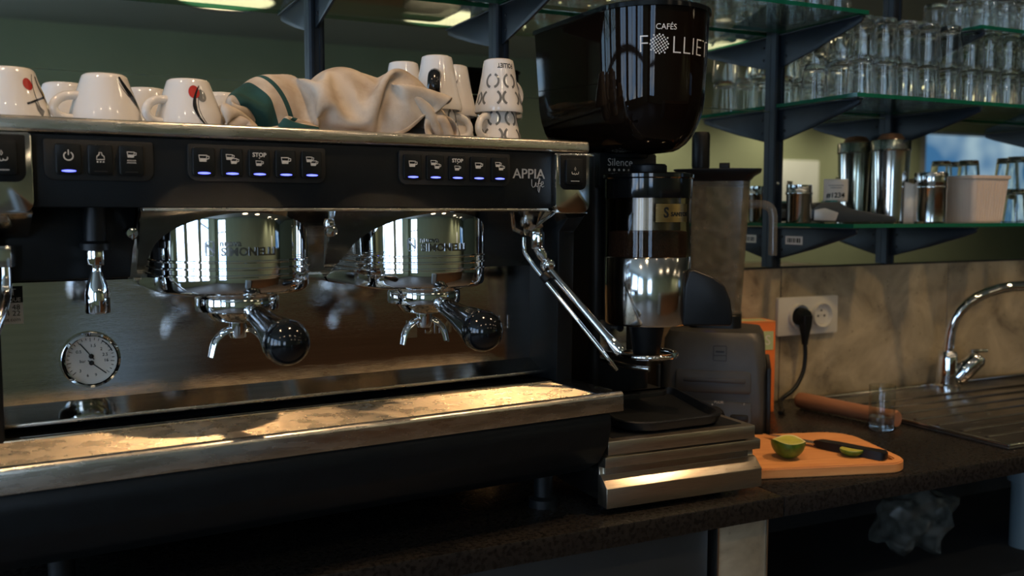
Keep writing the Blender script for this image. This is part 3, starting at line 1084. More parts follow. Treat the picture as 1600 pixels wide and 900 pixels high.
# --- portafilters locked into the groups
def portafilter(gx, zb, ball, label):
    t = thing('portafilter', label, 'portafilter', mw(gx, -.015, 0), MA, 'portafilters in the espresso machine')
    z = zb - .0025
    MB().lathe([(.001, z - .032), (.016, z - .032), (.030, z - .028), (.036, z - .020), (.038, z - .018), (.046, z - .017), (.047, z - .014), (.047, z - .003), (.0455, z), (.001, z)], 40).build('filter_basket_holder', 'chrome', t)
    end = Vector((ball[0] - gx, ball[1] + .015, ball[2]))
    st_ = Vector((0, -.03, z - .012)) + Vector((end.x, 0, 0)) * .2
    L_ = (end - st_).length
    m = axis_m(st_, end)
    MB().lathe([(.001, 0), (.0095, 0), (.0095, L_ * .2), (.0115, L_ * .22), (.0115, L_ * .27), (.001, L_ * .27)], 20, m).build('handle_ferrule', 'chrome', t)
    rb = .0252
    pr = [(.001, L_ * .26), (.0112, L_ * .265), (.0128, L_ * .4), (.0158, L_ * .6), (.0208, L_ * .80)]
    pr += [(rb * math.cos(R(a)), L_ + rb * math.sin(R(a))) for a in (-25, -5, 15, 32, 48, 62, 75, 84)]
    pr += [(.0006, L_ + rb)]
    MB().lathe(pr, 32, m).build('handle', 'black_gloss', t)
    # double spout
    MB().lathe([(.001, z - .050), (.009, z - .050), (.0105, z - .046), (.0105, z - .030), (.001, z - .030)], 20).build('spout_boss', 'chrome', t)
    for s_ in (-1, 1):
        rings = []
        P = smooth_path([(0, 0, z - .043), (s_ * .013, 0, z - .044), (s_ * .025, -.001, z - .054), (s_ * .0305, -.002, z - .071)], 5)
        for i, p in enumerate(P):
            q = P[min(i + 1, len(P) - 1)] - P[max(i - 1, 0)]
            q.normalize()
            nrm = Vector((q.z, 0, -q.x)) * (1 if s_ > 0 else -1)
            wd = .0085 - .003 * i / len(P)
            ring = []
            for k in range(9):
                a = PI * k / 8
                ring.append(p + Vector((0, -1, 0)) * wd * math.cos(a) - nrm * wd * .9 * math.sin(a))
            for k in range(8, -1, -1):
                a = PI * k / 8
                ring.append(p + Vector((0, -1, 0)) * (wd - .0015) * math.cos(a) - nrm * (wd - .0015) * .9 * math.sin(a))
            rings.append([tuple(v) for v in ring])
        MB().loft(rings).build('spout', 'chrome', t)
    return t


portafilter(-.508, .336, (-.4905, -.14, .291), 'chrome portafilter with black ball handle in the left brewing group')
portafilter(-.268, .333, (-.258, -.150, .2895), 'chrome portafilter with black ball handle in the right brewing group')

# ------------------------------------------------------------------ cups upside down on the machine
CUP = [(0, .0405), (.006, .0408), (.014, .0402), (.026, .0378), (.040, .0335), (.052, .0290), (.060, .0263), (.0645, .0248), (.0668, .022), (.0672, .016), (.0660, .014)]
TALL = [(0, .0352), (.004, .0360), (.010, .0352), (.020, .0325), (.035, .0290), (.055, .0252), (.070, .0228), (.0755, .0215), (.0772, .0190), (.0775, .014), (.0765, .012)]
SMALLC = [(0, .036), (.006, .0365), (.02, .034), (.04, .029), (.058, .0255), (.064, .0235), (.066, .020), (.066, .014), (.065, .012)]


def rfun(prof):
    def f(z):
        if z <= prof[0][0]:
            return prof[0][1]
        for (a, ra), (b, rb) in zip(prof, prof[1:]):
            if a <= z <= b and b > a:
                return ra + (rb - ra) * (z - a) / (b - a)
        return prof[-1][1]
    return f


def cup(prof, loc, label, handle_deg=None, black_handle=False, rz=MA, group='white cups upside down on the espresso machine', thick=.003):
    t = thing('coffee_cup', label, 'cup', loc, rz, group)
    outer = [(r, z) for z, r in prof]
    inner = [(max(.002, r - thick), max(0, z - (thick if i > 4 else 0))) for i, (z, r) in enumerate(prof)]
    h = prof[-1][0]
    pr = outer + [(.001, h)]
    pin = [(r, z) for r, z in reversed(inner) if z < h - thick * 1.3]
    b = MB().lathe(pr, 40, cap=False)
    b.lathe([(.001, h - thick)] + [(r, min(z, h - thick)) for r, z in pin] + [(outer[0][0], 0)], 40, cap=False)
    b.build('cup_body', 'ceramic', t)
    if handle_deg is not None:
        a = R(handle_deg)
        rf = rfun(prof)
        pts = []
        z1, z2 = h * .22, h * .62
        d = Vector((math.cos(a), math.sin(a), 0))
        for i in range(13):
            q = -PI / 2 + PI * i / 12
            zz = (z1 + z2) / 2 + (z2 - z1) / 2 * math.sin(q)
            rr = rf(zz) - .003 + .024 * math.cos(q) ** .7 if 0 < i < 12 else rf(zz) - .003
            pts.append(d * rr + Vector((0, 0, zz)))
        MB().tube(pts, [.0092 if black_handle else .0052] * 13, 12).build('cup_handle', 'ink_black' if black_handle else 'ceramic', t)
    return t


def decal(t, prof, deg, name, material, strokes=(), polys=(), texts=(), off=.0004):
    """flat print wrapped on the cup; u metres around from deg, v height"""
    rf = rfun(prof)
    b = MB()

    def fn(p):
        u, v = p[0], p[1]
        r = rf(v)
        a = R(deg) + u / .033
        return ((r + off) * math.cos(a), (r + off) * math.sin(a), v)
    for pts, w in strokes:
        b.stroke(pts, w, False, fn)
    for poly in polys:
        cx = sum(p[0] for p in poly) / len(poly)
        cy = sum(p[1] for p in poly) / len(poly)
        n = len(poly)
        half = [((p[0] + cx) / 2, (p[1] + cy) / 2) for p in poly]
        b.add([(cx, cy)] + half + list(poly), [(0, 1 + i, 1 + (i + 1) % n) for i in range(n)] + [(1 + i, 1 + n + i, 1 + n + (i + 1) % n, 1 + (i + 1) % n) for i in range(n)], fn)
    for v, f in texts:
        b.add(v, f, fn)
    return b.build(name, material, t, smooth=0, fix=False)


ZT = .5202


def taper(pts, w0, w1):
    """tapered stroke as polygon"""
    L_, R_ = [], []
    n = len(pts)
    for i, p in enumerate(pts):
        a, b_ = pts[max(0, i - 1)], pts[min(n - 1, i + 1)]
        d = Vector((b_[0] - a[0], b_[1] - a[1])).normalized()
        w = w0 + (w1 - w0) * abs(2 * i / (n - 1) - 1)
        L_.append((p[0] - d.y * w / 2, p[1] + d.x * w / 2))
        R_.append((p[0] + d.y * w / 2, p[1] - d.x * w / 2))
    return L_, R_


def taper_decal(t, prof, deg, name, material, pts, w0, w1):
    rf = rfun(prof)
    L_, R_ = taper(pts, w0, w1)
    v, f = [], []
    for a, b_ in zip(L_, R_):
        v += [a, b_]
    for i in range(len(L_) - 1):
        f.append((2 * i, 2 * i + 2, 2 * i + 3, 2 * i + 1))

    def fn(p):
        r = rf(p[1])
        a = R(deg) + p[0] / .033
        return ((r + .0006) * math.cos(a), (r + .0006) * math.sin(a), p[1])
    return MB().add(v, f, fn).build(name, material, t, smooth=0, fix=False)


def disc(cx, cy, rx, ry, n=20):
    return [(cx + rx * math.cos(2 * PI * i / n), cy + ry * math.sin(2 * PI * i / n)) for i in range(n)]


def bez(p0, p1, p2, n=10):
    return [((1 - k / n) ** 2 * p0[0] + 2 * (1 - k / n) * k / n * p1[0] + (k / n) ** 2 * p2[0], (1 - k / n) ** 2 * p0[1] + 2 * (1 - k / n) * k / n * p1[1] + (k / n) ** 2 * p2[1]) for k in range(n + 1)]


c1 = cup(CUP, mw(-.727, .078, ZT), 'white cup with red dot and crossed black lines, leftmost on the machine', 160)
decal(c1, CUP, -90, 'red_dot', 'ink_red', polys=[disc(.017, .048, .0058, .0068)])
decal(c1, CUP, -90, 'black_lines', 'ink_black', strokes=[(bez((.028, .060), (.018, .045), (.026, .020)), .0007), (bez((.012, .026), (.024, .032), (.038, .036)), .002), (bez((.034, .058), (.030, .04), (.042, .028)), .002)])
decal(c1, CUP, -90, 'yellow_fleck', 'ink_yellow', polys=[[(.036, .050), (.041, .040), (.038, .034), (.0365, .040)]])
decal(c1, CUP, -90, 'grey_wedge', 'ink_grey', polys=[[(.020, .030), (.030, .020), (.026, .012), (.0215, .020)]])
c2 = cup(CUP, mw(-.630, .078, ZT), 'white cup with one sweeping black brushstroke, second from the left', 196)
taper_decal(c2, CUP, -90, 'black_brushstroke', 'ink_black', bez((.016, .063), (.025, .044), (.045, .024)), .0085, .003)
decal(c2, CUP, -90, 'thin_line', 'ink_black', strokes=[(bez((.012, .060), (.020, .040), (.041, .024)), .0006)])
c3 = cup(CUP, mw(-.537, .074, ZT), 'white cup with red and grey dots crossed by a black curve, third from left', 204)
decal(c3, CUP, -92, 'grey_dot', 'ink_grey', polys=[disc(.010, .046, .006, .0075)])
decal(c3, CUP, -92, 'red_dot', 'ink_red', polys=[disc(.001, .050, .0070, .0080)], off=.0005)
taper_decal(c3, CUP, -92, 'black_curve', 'ink_black', bez((.009, .058), (-.010, .034), (.012, .008)), .0042, .001)
decal(c3, CUP, -92, 'thin_line', 'ink_black', strokes=[(bez((.008, .050), (-.002, .028), (.016, .006)), .0006)])
for lx_, lab in ((-.661, 'plain white cup behind and between the two leftmost printed cups'), (-.566, 'plain white cup behind, between the brushstroke cup and the red dot cup'), (-.471, 'plain white cup behind the left end of the towel')):
    cup(CUP, mw(lx_, .185, ZT), lab)

RING = 'stacked tall white cups at the right end of the machine'


def xo_pattern(t, deg, prof=TALL):
    S_ = []
    w = .0036
    for k, cx in enumerate((-.031, -.0, .031)):
        for (dx, a0, a1) in ((-.0058, -58, 58), (.0058, 122, 238)):
            S_.append((arc(cx + dx * 2.1, .0195, .0104, a0, a1, 8), w))
    for k, cx in enumerate((-.0155, .0155, .0465)):
        for (dx, a0, a1) in ((-.001, 105, 255), (.001, -75, 75)):
            S_.append((arc(cx + dx, .0440, .0096, a0, a1, 8), w))
    for cx in (-.041, .041):
        S_.append(([(cx, .013), (cx, .026)], w))
    decal(t, prof, deg, 'arc_pattern', 'ink_grey', strokes=S_)


D1 = cup(TALL, mw(-.088, .10, ZT), 'white arc-pattern cup, lower of the front stack at the machine right end', 205, group=RING)
xo_pattern(D1, -108)
D2 = cup(TALL, mw(-.088, .10, ZT + .0535), 'white arc-pattern cup with upside-down lettering on top of front right stack', 20, group=RING)
xo_pattern(D2, -112)
v, f = text_geo('FOLLIET', .0095, bold=.0002)
v = [(-p[0] + .010, -p[1] + .0665, 0) for p in v]
decal(D2, TALL, -112, 'lettering', 'ink_black', texts=[(v, f)])
A1 = cup(TALL, mw(-.180, .118, ZT), 'white arc-pattern cup beside the towel, under the black-handled cup', -5, group=RING)
xo_pattern(A1, -90)
A2 = cup(TALL, mw(-.180, .118, ZT + .0535), 'white cup with a glossy black handle facing forward, atop another beside towel', -122, True, group=RING)
B1 = cup(TALL, mw(-.197, .195, ZT), 'lower white cup of the stack hidden behind the right end of the towel', None, group=RING)
B2 = cup(TALL, mw(-.197, .195, ZT + .0535), 'upper white cup peeking over the right end of the towel', None, group=RING)
C1 = cup(TALL, mw(-.118, .186, ZT), 'lower plain white cup at the back between the two right stacks', 190, group=RING)
C2 = cup(TALL, mw(-.118, .186, ZT + .0535), 'upper white cup with dark leaf mark at the back between the stacks', None, group=RING)
decal(C2, TALL, -112, 'leaf_mark', 'ink_grey', polys=[[(-.007, .046), (.002, .050), (.006, .055), (.004, .048), (-.001, .045)]])
E1 = cup(TALL, mw(-.042, .176, ZT), 'lower white cup at the back, touching the lettered stack', None, group=RING)
E2 = cup(TALL, mw(-.042, .176, ZT + .0535), 'upper white cup with red and black stroke behind the lettered cup', None, group=RING)
taper_decal(E2, TALL, -140, 'red_stroke', 'ink_red', bez((-.006, .066), (-.012, .055), (-.008, .044)), .006, .002)
taper_decal(E2, TALL, -140, 'black_stroke', 'ink_black', bez((-.008, .048), (-.014, .030), (-.008, .012)), .007, .002)

# ------------------------------------------------------------------ towel heaped on the machine
import numpy as np


def towel_mesh():
    """small position-based cloth: a towel dropped and pushed together over a few rounded lumps"""
    rs = np.random.RandomState(5)
    nu, nv, h = 76, 58, .0074
    U, V = np.meshgrid(np.arange(nu), np.arange(nv), indexing='ij')
    x0, x1, y0, y1 = -.512, -.200, .014, .165
    X = np.zeros((nu, nv, 3))
    X[..., 0] = x0 - .03 + (x1 - x0 + .06) * U / (nu - 1)
    X[..., 1] = y0 - .02 + (y1 - y0 + .06) * V / (nv - 1)
    wv = .020 * np.sin(U * .33 + V * .16) + .016 * np.sin(U * .14 - V * .37 + 1.3) + .010 * np.sin(U * .52 + V * .45 + 2.)
    X[..., 2] = .645 + wv + rs.normal(0, .001, (nu, nv))
    Pv = X.copy()
    lumps = [((-.265, .065, .545), (.052, .050, .072)), ((-.335, .090, .550), (.060, .055, .070)), ((-.43, .095, .540), (.055, .050, .064))]
    cyl = [(-.180, .118, .0385), (-.537, .074, .043), (-.566, .185, .043), (-.471, .185, .043), (-.197, .195, .0385)]

    def con(P, a, b, L, k):
        d = P[b] - P[a]
        n = np.linalg.norm(d, axis=-1, keepdims=True) + 1e-9
        c = d * (k * .5 * (n - L) / n)
        P[a] += c
        P[b] -= c
    S0, S1 = slice(0, None, 2), slice(1, None, 2)
    cons = []
    for off, L, k in ((1, h, 1.), (2, 2 * h, .06), (4, 4 * h, .008)):
        for st in range(2 * off):
            ia = np.arange(nu - off)
            ia = ia[(ia % (2 * off)) == st]
            if len(ia):
                cons.append((np.ix_(ia, np.arange(nv)), np.ix_(ia + off, np.arange(nv)), L, k))
            ja = np.arange(nv - off)
            ja = ja[(ja % (2 * off)) == st]
            if len(ja):
                cons.append((np.ix_(np.arange(nu), ja), np.ix_(np.arange(nu), ja + off), L, k))
    for a in (0, 1):
        for s in (0, 1):
            ia = np.arange(nu - 1)
            ia = ia[ia % 2 == a]
            ja = np.arange(nv - 1)
            cons.append((np.ix_(ia, ja), np.ix_(ia + 1, ja + 1), h * 1.414, .25))
            cons.append((np.ix_(ia + 1, ja), np.ix_(ia, ja + 1), h * 1.414, .25))
    zf = .5212
    for it in range(170):
        vel = (X - Pv) * .93
        vel[..., 2] -= .00011
        Pv = X.copy()
        X = X + np.clip(vel, -.004, .004)
        for q in range(5):
            for a, b, L, k in cons:
                con(X, a, b, L, k)
            for c, r in lumps:
                d = (X - np.array(c)) / np.array(r)
                n = np.linalg.norm(d, axis=-1, keepdims=True)
                ins = n < 1
                X = np.where(ins, np.array(c) + d / (n + 1e-9) * np.array(r), X)
            for cx, cy, cr in cyl:
                d = X[..., :2] - np.array([cx, cy])
                n = np.linalg.norm(d, axis=-1, keepdims=True) + 1e-9
                X[..., :2] = np.where(n < cr, np.array([cx, cy]) + d / n * cr, X[..., :2])
            sq = min(1., it / 60)
            X[..., 0] = np.clip(X[..., 0], x0 - .04 * (1 - sq), x1 + .04 * (1 - sq))
            X[..., 1] = np.clip(X[..., 1], y0 - .03 * (1 - sq), y1 + .04 * (1 - sq))
            X[..., 2] = np.maximum(X[..., 2], zf)
    b = MB()
    b.v = [tuple(map(float, p)) for p in X.reshape(-1, 3)]
    b.f = [(i * nv + j, (i + 1) * nv + j, (i + 1) * nv + j + 1, i * nv + j + 1) for i in range(nu - 1) for j in range(nv - 1)]
    uv = [(float(i) / (nu - 1), float(j) / (nv - 1)) for i in range(nu) for j in range(nv)]
    return b, uv


tb, tuv = towel_mesh()
tw = tb.build('dish_towel', 'towel_cotton', smooth=180)
me = tw.data
uvl = me.uv_layers.new(name='UVMap')
for lp in me.loops:
    uvl.data[lp.index].uv = tuv[lp.vertex_index]
md = tw.modifiers.new('thickness', 'SOLIDIFY')
md.thickness = .0014
md.offset = 0
sm = tw.modifiers.new('smooth', 'SUBSURF')
sm.levels = sm.render_levels = 1
tw.location = MO
tw.rotation_euler = (0, 0, MA)
tag(tw, 'crumpled cream dish towel with a dark green band heaped among the cups', 'towel')

# ------------------------------------------------------------------ knock box drawer under the grinder
KB = thing('knock_box', 'stainless knock box with a drawer under the coffee grinder', 'knock box', (.8305, -.536, .9), R(-1.5))
kx = .1365
MB().box(-kx + .006, kx - .012, .018, .37, .012, .082, .002).build('box_body', 'steel_brushed', KB)
MB().box(-kx + .004, kx - .011, .004, .37, .0855, .1055, .0015).build('top_plate', 'warm_lit_steel', KB)
MB().box(-kx + .012, kx - .02, .0145, .36, .082, .0856).build('shadow_gap', 'black_matte', KB, smooth=0)
MB().box(-kx + .02, kx - .025, .02, .30, .1055, .1066, .0004).build('rubber_mat', 'black_plastic', KB)
dr = [(0, .010), (0, .0385), (.016, .0535), (.022, .0545), (.023, .0655), (.005, .0675), (.0045, .0825), (.018, .0835), (.026, .0830), (.026, .010)]
MB().prism(dr, -kx, kx, 'x', .0008).build('drawer_front', 'warm_lit_steel', KB)
for (x, y) in ((-.10, .06), (.10, .06), (-.10, .33), (.10, .33)):
    MB().lathe([(.001, 0), (.014, 0), (.016, .012), (.001, .012)], 18, T(x, y, .0003)).build('foot', 'black_plastic', KB)
MB().box(.085, .12, .03, .05, .001, .011, .001).build('rear_clip', 'steel_brushed', KB)

# ------------------------------------------------------------------ coffee grinder
GX, GYW, GZ = .834, -.36, 1.0068
GN = thing('coffee_grinder', 'black coffee grinder with smoked bean hopper and chrome doser', 'grinder', (GX, GYW, GZ))
MB().prism(rrect(-.078, .078, -.02, .165, .02), 0, .030, 'z', .004).build('base', 'black_plastic', GN)
# grounds catch tray in front
ring = []
for (z, e) in ((.001, -.006), (.004, 0), (.016, .004), (.018, .003), (.018, -.002), (.008, -.008)):
    pl = rrect(-.088 - e, .088 + e, -.158 - e, -.008, (.012, .012, .045, .045), 8)
    ring.append([(a, b_, z + max(0, (b_ + .10)) * .16 * (1 if z > .003 else 0)) for a, b_ in pl])
MB().loft(ring).build('grounds_tray', 'black_plastic', GN)
MB().prism(rrect(-.056, .056, .01, .165, .012), .028, .416, 'z', .004).build('column', 'black_panel', GN)
NP = MB().prism(rrect(-.054, .053, .360, .415, .004), -.004, .0105, 'y', .002).build('name_panel', 'black_panel', GN)
lettering('Silence', .0170, front(-.016, -.0045, .4000), 'print_cream', NP, bold=-.0001)
dt = MB()
for i in range(6):
    dt.add([(q[0], q[1]) for q in disc(-.036 + i * .0090, .3885, .0022 - .00015 * i, .0022 - .00015 * i, 12)], [tuple(range(12))], front(0, -.0045, 0))
dt.build('dot_row', 'print_cream', NP, smooth=0, fix=False)
MB().box(-.046, .004, .003, .0105, .088, .150, .001).build('front_plate', 'steel_brushed', GN)
MB().lathe([(.001, 0), (.004, 0), (.004, .010), (.0065, .012), (.0065, .016), (.001, .018)], 16, T(-.018, .003, .137, R(90))).build('plate_knob', 'black_plastic', GN)
# doser
DM = T(0, -.06, 0)
DR = .067
MB().lathe([(.001, .149), (.045, .149), (DR - .002, .150), (DR, .153), (DR, .252), (DR - .0015, .254), (.001, .254)], 56, DM).build('doser_drum', 'chrome_worn', GN)
MB().lathe([(DR - .003, .2545), (DR - .0005, .2545), (DR - .0005, .343), (DR - .003, .343)], 56, DM, cap=False).build('doser_window', 'smoked_clear', GN)
MB().lathe([(.001, .2547), (.060, .2547), (.0605, .262), (.060, .292), (.030, .297), (.001, .299)], 48, DM).build('ground_coffee', 'coffee', GN)
MB().lathe([(.050, .2945), (.050, .343), (.001, .343)], 40, DM, cap=False).build('doser_shaft', 'steel_brushed', GN)
dl = MB().lathe([(.001, .343), (DR + .0005, .343), (DR + .001, .345), (DR + .001, .372), (DR + .003, .374), (DR + .003, .379), (DR - .002, .381), (.001, .381)], 56, DM).build('doser_lid', 'black_gloss', GN)
MB().lathe([(.001, .381), (.0275, .381), (.0285, .383), (.0285, .3925), (.026, .395), (.001, .395)], 36, DM).build('lid_knob', 'black_plastic', dl)
MB().lathe([(.001, .098), (.019, .098), (.021, .102), (.028, .149), (.001, .149)], 32, DM).build('doser_chute', 'black_plastic', GN)


def dcyl(p):
    a = R(-91) + p[0] / DR
    r = DR + .0008 + (p[2] if len(p) > 2 else 0)
    return (r * math.cos(a), -.06 + r * math.sin(a), p[1])


pl = MB()
nn = 14
vv = [(-.0275 + .055 * i / nn, z, d) for d in (0, .0016) for z in (.307, .334) for i in range(nn + 1)]
k = nn + 1
ff = []
for i in range(nn):
    ff += [(2 * k + i, 2 * k + i + 1, 3 * k + i + 1, 3 * k + i), (i, k + i, k + i + 1, i + 1), (i, i + 1, 2 * k + i + 1, 2 * k + i), (k + i, 3 * k + i, 3 * k + i + 1, k + i + 1)]
pl.add(vv, ff, dcyl)
PLT = pl.build('maker_plate', 'brass_plate', GN)
v, f = text_geo('S', .021, bold=.0006)
MB().add([(p[0] * .8 - .012, p[1] + .3205, .0021) for p in v], f, dcyl).build('lettering', 'ink_black', PLT, smooth=0, fix=False)
v, f = text_geo('SANTOS', .0085, bold=.0003)
MB().add([(p[0] + .0115, p[1] + .3185, .0021) for p in v], f, dcyl).build('lettering', 'ink_black', PLT, smooth=0, fix=False)
# dosing lever
lev = [(-.036, 0), (.038, 0), (.040, .012), (.036, .040), (.026, .062), (.010, .074), (-.020, .086), (-.027, .084), (-.033, .060)]
MB().prism(lev, -.016, .016, 'y', .005, T(.062, -.125, .150, 0, 0, R(-28)), 3).build('dosing_lever', 'black_plastic', GN)
MB().tube([(.045, -.10, .165), (.064, -.118, .165)], .008, 12).build('lever_axle', 'black_plastic', GN)
# portafilter fork
fp = [(-.045, .006, .098), (-.046, -.035, .100)] + [(.043 * math.cos(R(a)), -.065 + .043 * math.sin(R(a)), .101) for a in range(165, 300, 9)]
MB().tube(fp, .0048, 10).build('fork_arm', 'chrome', GN)
fp = [(.045, .006, .098), (.046, -.035, .100)] + [(.043 * math.cos(R(a)), -.065 + .043 * math.sin(R(a)), .101) for a in range(15, -60, -9)]
MB().tube(fp, .0048, 10).build('fork_arm', 'chrome', GN)
MB().prism([(-.05, .004), (.05, .004), (.05, -.018), (.044, -.030), (.03, -.020), (-.03, -.020), (-.044, -.030), (-.05, -.018)], .094, .102, 'z', .002).build('fork_bridge', 'chrome', GN)
MB().tube([(-.052, -.012, .088), (-.044, -.075, .086), (-.025, -.105, .085)], [.0045, .004, .0045], 10).build('fork_prong', 'chrome_worn', GN)


# smoked hopper, D-shaped in plan
def hop_ring(s, z, ins=0., sb=1.):
    w = .0905 * s - ins
    yc = -.058
    yb = .158 * sb - ins
    P_ = [(w, yb - .01, z), (w, .05, z), (w, 0, z)]
    n = 40
    for i in range(n + 1):
        a = -PI * i / n
        P_.append((w * math.cos(a), yc + (yc * 0) + w * math.sin(a), z))
    P_ += [(-w, 0, z), (-w, .05, z), (-w, yb - .01, z), (-w + .01, yb, z), (w - .01, yb, z)]
    return P_


HP = [(.414, .42, .78), (.418, .52, .84), (.426, .64, .88), (.438, .75, .91), (.454, .84, .93), (.472, .90, .945), (.492, .935, .955), (.53, .955, .965), (.62, 1.0, 1.0)]
b = MB().loft([hop_ring(s, z, 0, sb) for z, s, sb in HP], cap0=True, cap1=False)
b.loft([hop_ring(s, z, .0025, sb) for z, s, sb in HP[1:]], cap0=False, cap1=False)
HOP = b.build('hopper', 'smoked', GN, fix=False)
rim = [hop_ring(1.0, .617, -.001), hop_ring(1.0, .6175, -.0025), hop_ring(1.0, .6235, -.0025), hop_ring(1.0, .625, -.001)]
MB().loft(rim).build('hopper_lid', 'black_gloss', GN)
rb_ = [hop_ring(s, z, .006, sb) for z, s, sb in HP if z < .495]
top_ = []
b = MB().loft(rb_ + [[(x * .9, y * .9, .500 + .010 * noise.noise(Vector((x * 30, y * 30, 2)))) for x, y, z in hop_ring(.90, .5, .006, .93)], [(x * .4, y * .4, .515) for x, y, z in hop_ring(.9, .5, .006, .93)]])
b.build('coffee_beans', 'beans', GN)
MB().lathe([(.001, .408), (.042, .408), (.044, .413), (.040, .418), (.001, .418)], 32, T(0, .02, 0)).build('hopper_collar', 'black_plastic', GN)


def hcyl(p):
    z = p[1]
    s = 1 - (.62 - z) / (.62 - .53) * .05
    w = .0905 * s + .0006
    a = R(-93) + p[0] / .0905
    return (w * math.cos(a), -.058 + w * math.sin(a), z)


def hop_text(body, size, u, z, bold=0., nm='lettering'):
    v, f = text_geo(body, size, 'LEFT', bold)
    MB().add([(p[0] + u, p[1] + z, 0) for p in v], f, hcyl).build(nm, 'print_white', HOP, smooth=0, fix=False)


hop_text('CAFÉS', .0115, -.040, .587)
hop_text('F', .036, -.066, .562, -.0007)
hop_text('LLIET', .036, -.016, .561, -.0007)
dg = MB()
for i in range(-4, 5):
    for j in range(-4, 5):
        x, z = i * .0037, j * .0037
        if i * i + j * j <= 16.5:
            c_, s_ = math.cos(.6), math.sin(.6)
            xx, zz = x * c_ - z * s_, x * s_ + z * c_
            dg.add([(-.034 + xx + q[0], .563 + zz + q[1]) for q in ((-.0011, -.0011), (.0011, -.0011), (.0011, .0011), (-.0011, .0011))], [(0, 1, 2, 3)], hcyl)
dg.build('dotted_disc', 'print_white', HOP, smooth=0, fix=False)

# ------------------------------------------------------------------ blender
BL = thing('blender', 'grey countertop blender with a cloudy jar behind the grinder', 'blender', (1.182, -.148, .9), R(-40))


def brr(w, d, z, r):
    return [(a, b_, z) for a, b_ in rrect(-w, w, -d, d, r, 6)]


MB().loft([brr(.100, .098, .004, .02), brr(.104, .102, .012, .02), brr(.103, .100, .05, .02), brr(.098, .094, .135, .02), brr(.097, .093, .140, .02), brr(.094, .090, .185, .024), brr(.086, .082, .200, .03), brr(.06, .058, .204, .03)]).build('motor_base', 'blender_grey', BL)
for s_ in (-1, 1):
    MB().prism([(-.106, .006), (.106, .006), (.100, .06), (.092, .137), (-.092, .137), (-.100, .06)], s_ * .0985, s_ * .1065, 'x', .002).build('side_guard', 'black_plastic', BL)
for (x, y) in ((-.08, -.08), (.08, -.08), (-.08, .08), (.08, .08)):
    MB().lathe([(.001, 0), (.012, 0), (.012, .006), (.001, .006)], 14, T(x, y, 0)).build('foot', 'black_plastic', BL)
fm = T(0, -.099, .075, R(-4))
MB().prism(rrect(-.072, .072, -.062, -.004, .004), -.006, .004, 'y', .0015, fm).build('control_panel', 'blender_panel', BL)
MB().prism(rrect(-.070, .070, .012, .054, .006), -.003, .006, 'y', .002, fm).build('badge_recess', 'blender_grey', BL)
MB().box(-.055, .060, -.0055, -.002, .032, .040, .0015, fm).build('badge_ridge', 'blender_grey', BL)
kb = MB().lathe([(.001, 0), (.020, 0), (.0195, .010), (.017, .014), (.001, .014)], 28, fm @ T(.004, -.006, -.032, R(90))).build('speed_dial', 'black_plastic', BL)
MB().add([(-.0008, 0, 0), (.0008, 0, 0), (.0008, 0, .008), (-.0008, 0, .008)], [(0, 1, 2, 3)], lambda p: tuple(fm @ T(.004, -.0204, -.026) @ Vector(p))).build('dial_mark', 'print_white', kb, smooth=0, fix=False)
tk = MB()
for i in range(11):
    a = R(100 + i * 15)
    c, s_ = math.cos(a), math.sin(a)
    tk.stroke([(.022 * c, .022 * s_), (.0245 * c, .0245 * s_)], .0022, fn=lambda p: tuple(fm @ Vector((.004 + p[0], -.0064, -.032 + p[1]))))
tk.build('dial_scale', 'print_white', BL, smooth=0, fix=False)
MB().box(.034, .066, -.016, -.005, -.040, -.026, .003, fm).build('rocker_switch', 'black_plastic', BL)
for body, x, z in (('PULSE', .012, -.0045), ('ON', -.05, -.010), ('OFF', .012, -.0585), ('I', .058, -.006)):
    v, f = text_geo(body, .0065)
    MB().add(v, f, lambda p: tuple(fm @ Vector((x + p[0], -.0064, z + p[1])))).build('lettering', 'print_white', BL, smooth=0, fix=False)
m2 = T(0, -.0925, .162, R(-5))
lgo = MB()
lgo.stroke(rrect(-.012, .012, -.014, .014, .002, 3), .0012, True, lambda p: tuple(m2 @ Vector((.012 + p[0], -.0012, p[1]))))
lgo.stroke([(-.008, .003), (.008, .003)], .003, False, lambda p: tuple(m2 @ Vector((.012 + p[0], -.0012, p[1]))))
lgo.stroke([(-.011, -.004), (.011, -.004)], .0012, False, lambda p: tuple(m2 @ Vector((.012 + p[0], -.0012, p[1]))))
lgo.build('maker_emblem', 'black_plastic', BL, smooth=0, fix=False)
MB().loft([brr(.050, .050, .203, .02), brr(.050, .050, .228, .02), brr(.047, .047, .232, .02)]).build('jar_collar', 'black_plastic', BL)
jar = [brr(.0485, .0485, .232, .018), brr(.052, .052, .29, .016), brr(.0585, .0585, .42, .014), brr(.0615, .0615, .487, .014)]
jin = [brr(.046, .046, .236, .016), brr(.0495, .0495, .29, .014), brr(.056, .056, .42, .012), brr(.059, .059, .487, .012)]
JR = MB().loft(jar, cap1=False).loft(jin, cap1=False).build('jar', 'jar_plastic', BL, fix=False)
v, f = text_geo('BPA', .012)
MB().add(v, f, lambda p: (p[0] - .01, -.0515, .222 + p[1])).build('lettering', 'display_blue', BL, smooth=0, fix=False)
MB().loft([brr(.058, .058, .478, .014), brr(.061, .061, .489, .014), brr(.069, .067, .499, .014), brr(.082, .070, .507, .012), brr(.082, .070, .510, .012), brr(.05, .05, .512, .02)]).build('jar_lid', 'black_plastic', BL)
MB().prism(rrect(-.01, .01, -.01, .01, .003), .511, .524, 'z', .002, T(.012, -.0, 0)).build('lid_catch', 'black_plastic', BL)
hp = smooth_path([(.056, -.012, .444), (.090, -.014, .442), (.104, -.014, .428), (.106, -.014, .39), (.106, -.014, .345)], 6)
MB().tube(hp, .0085, 14).build('jar_handle', 'clear_plastic', BL)
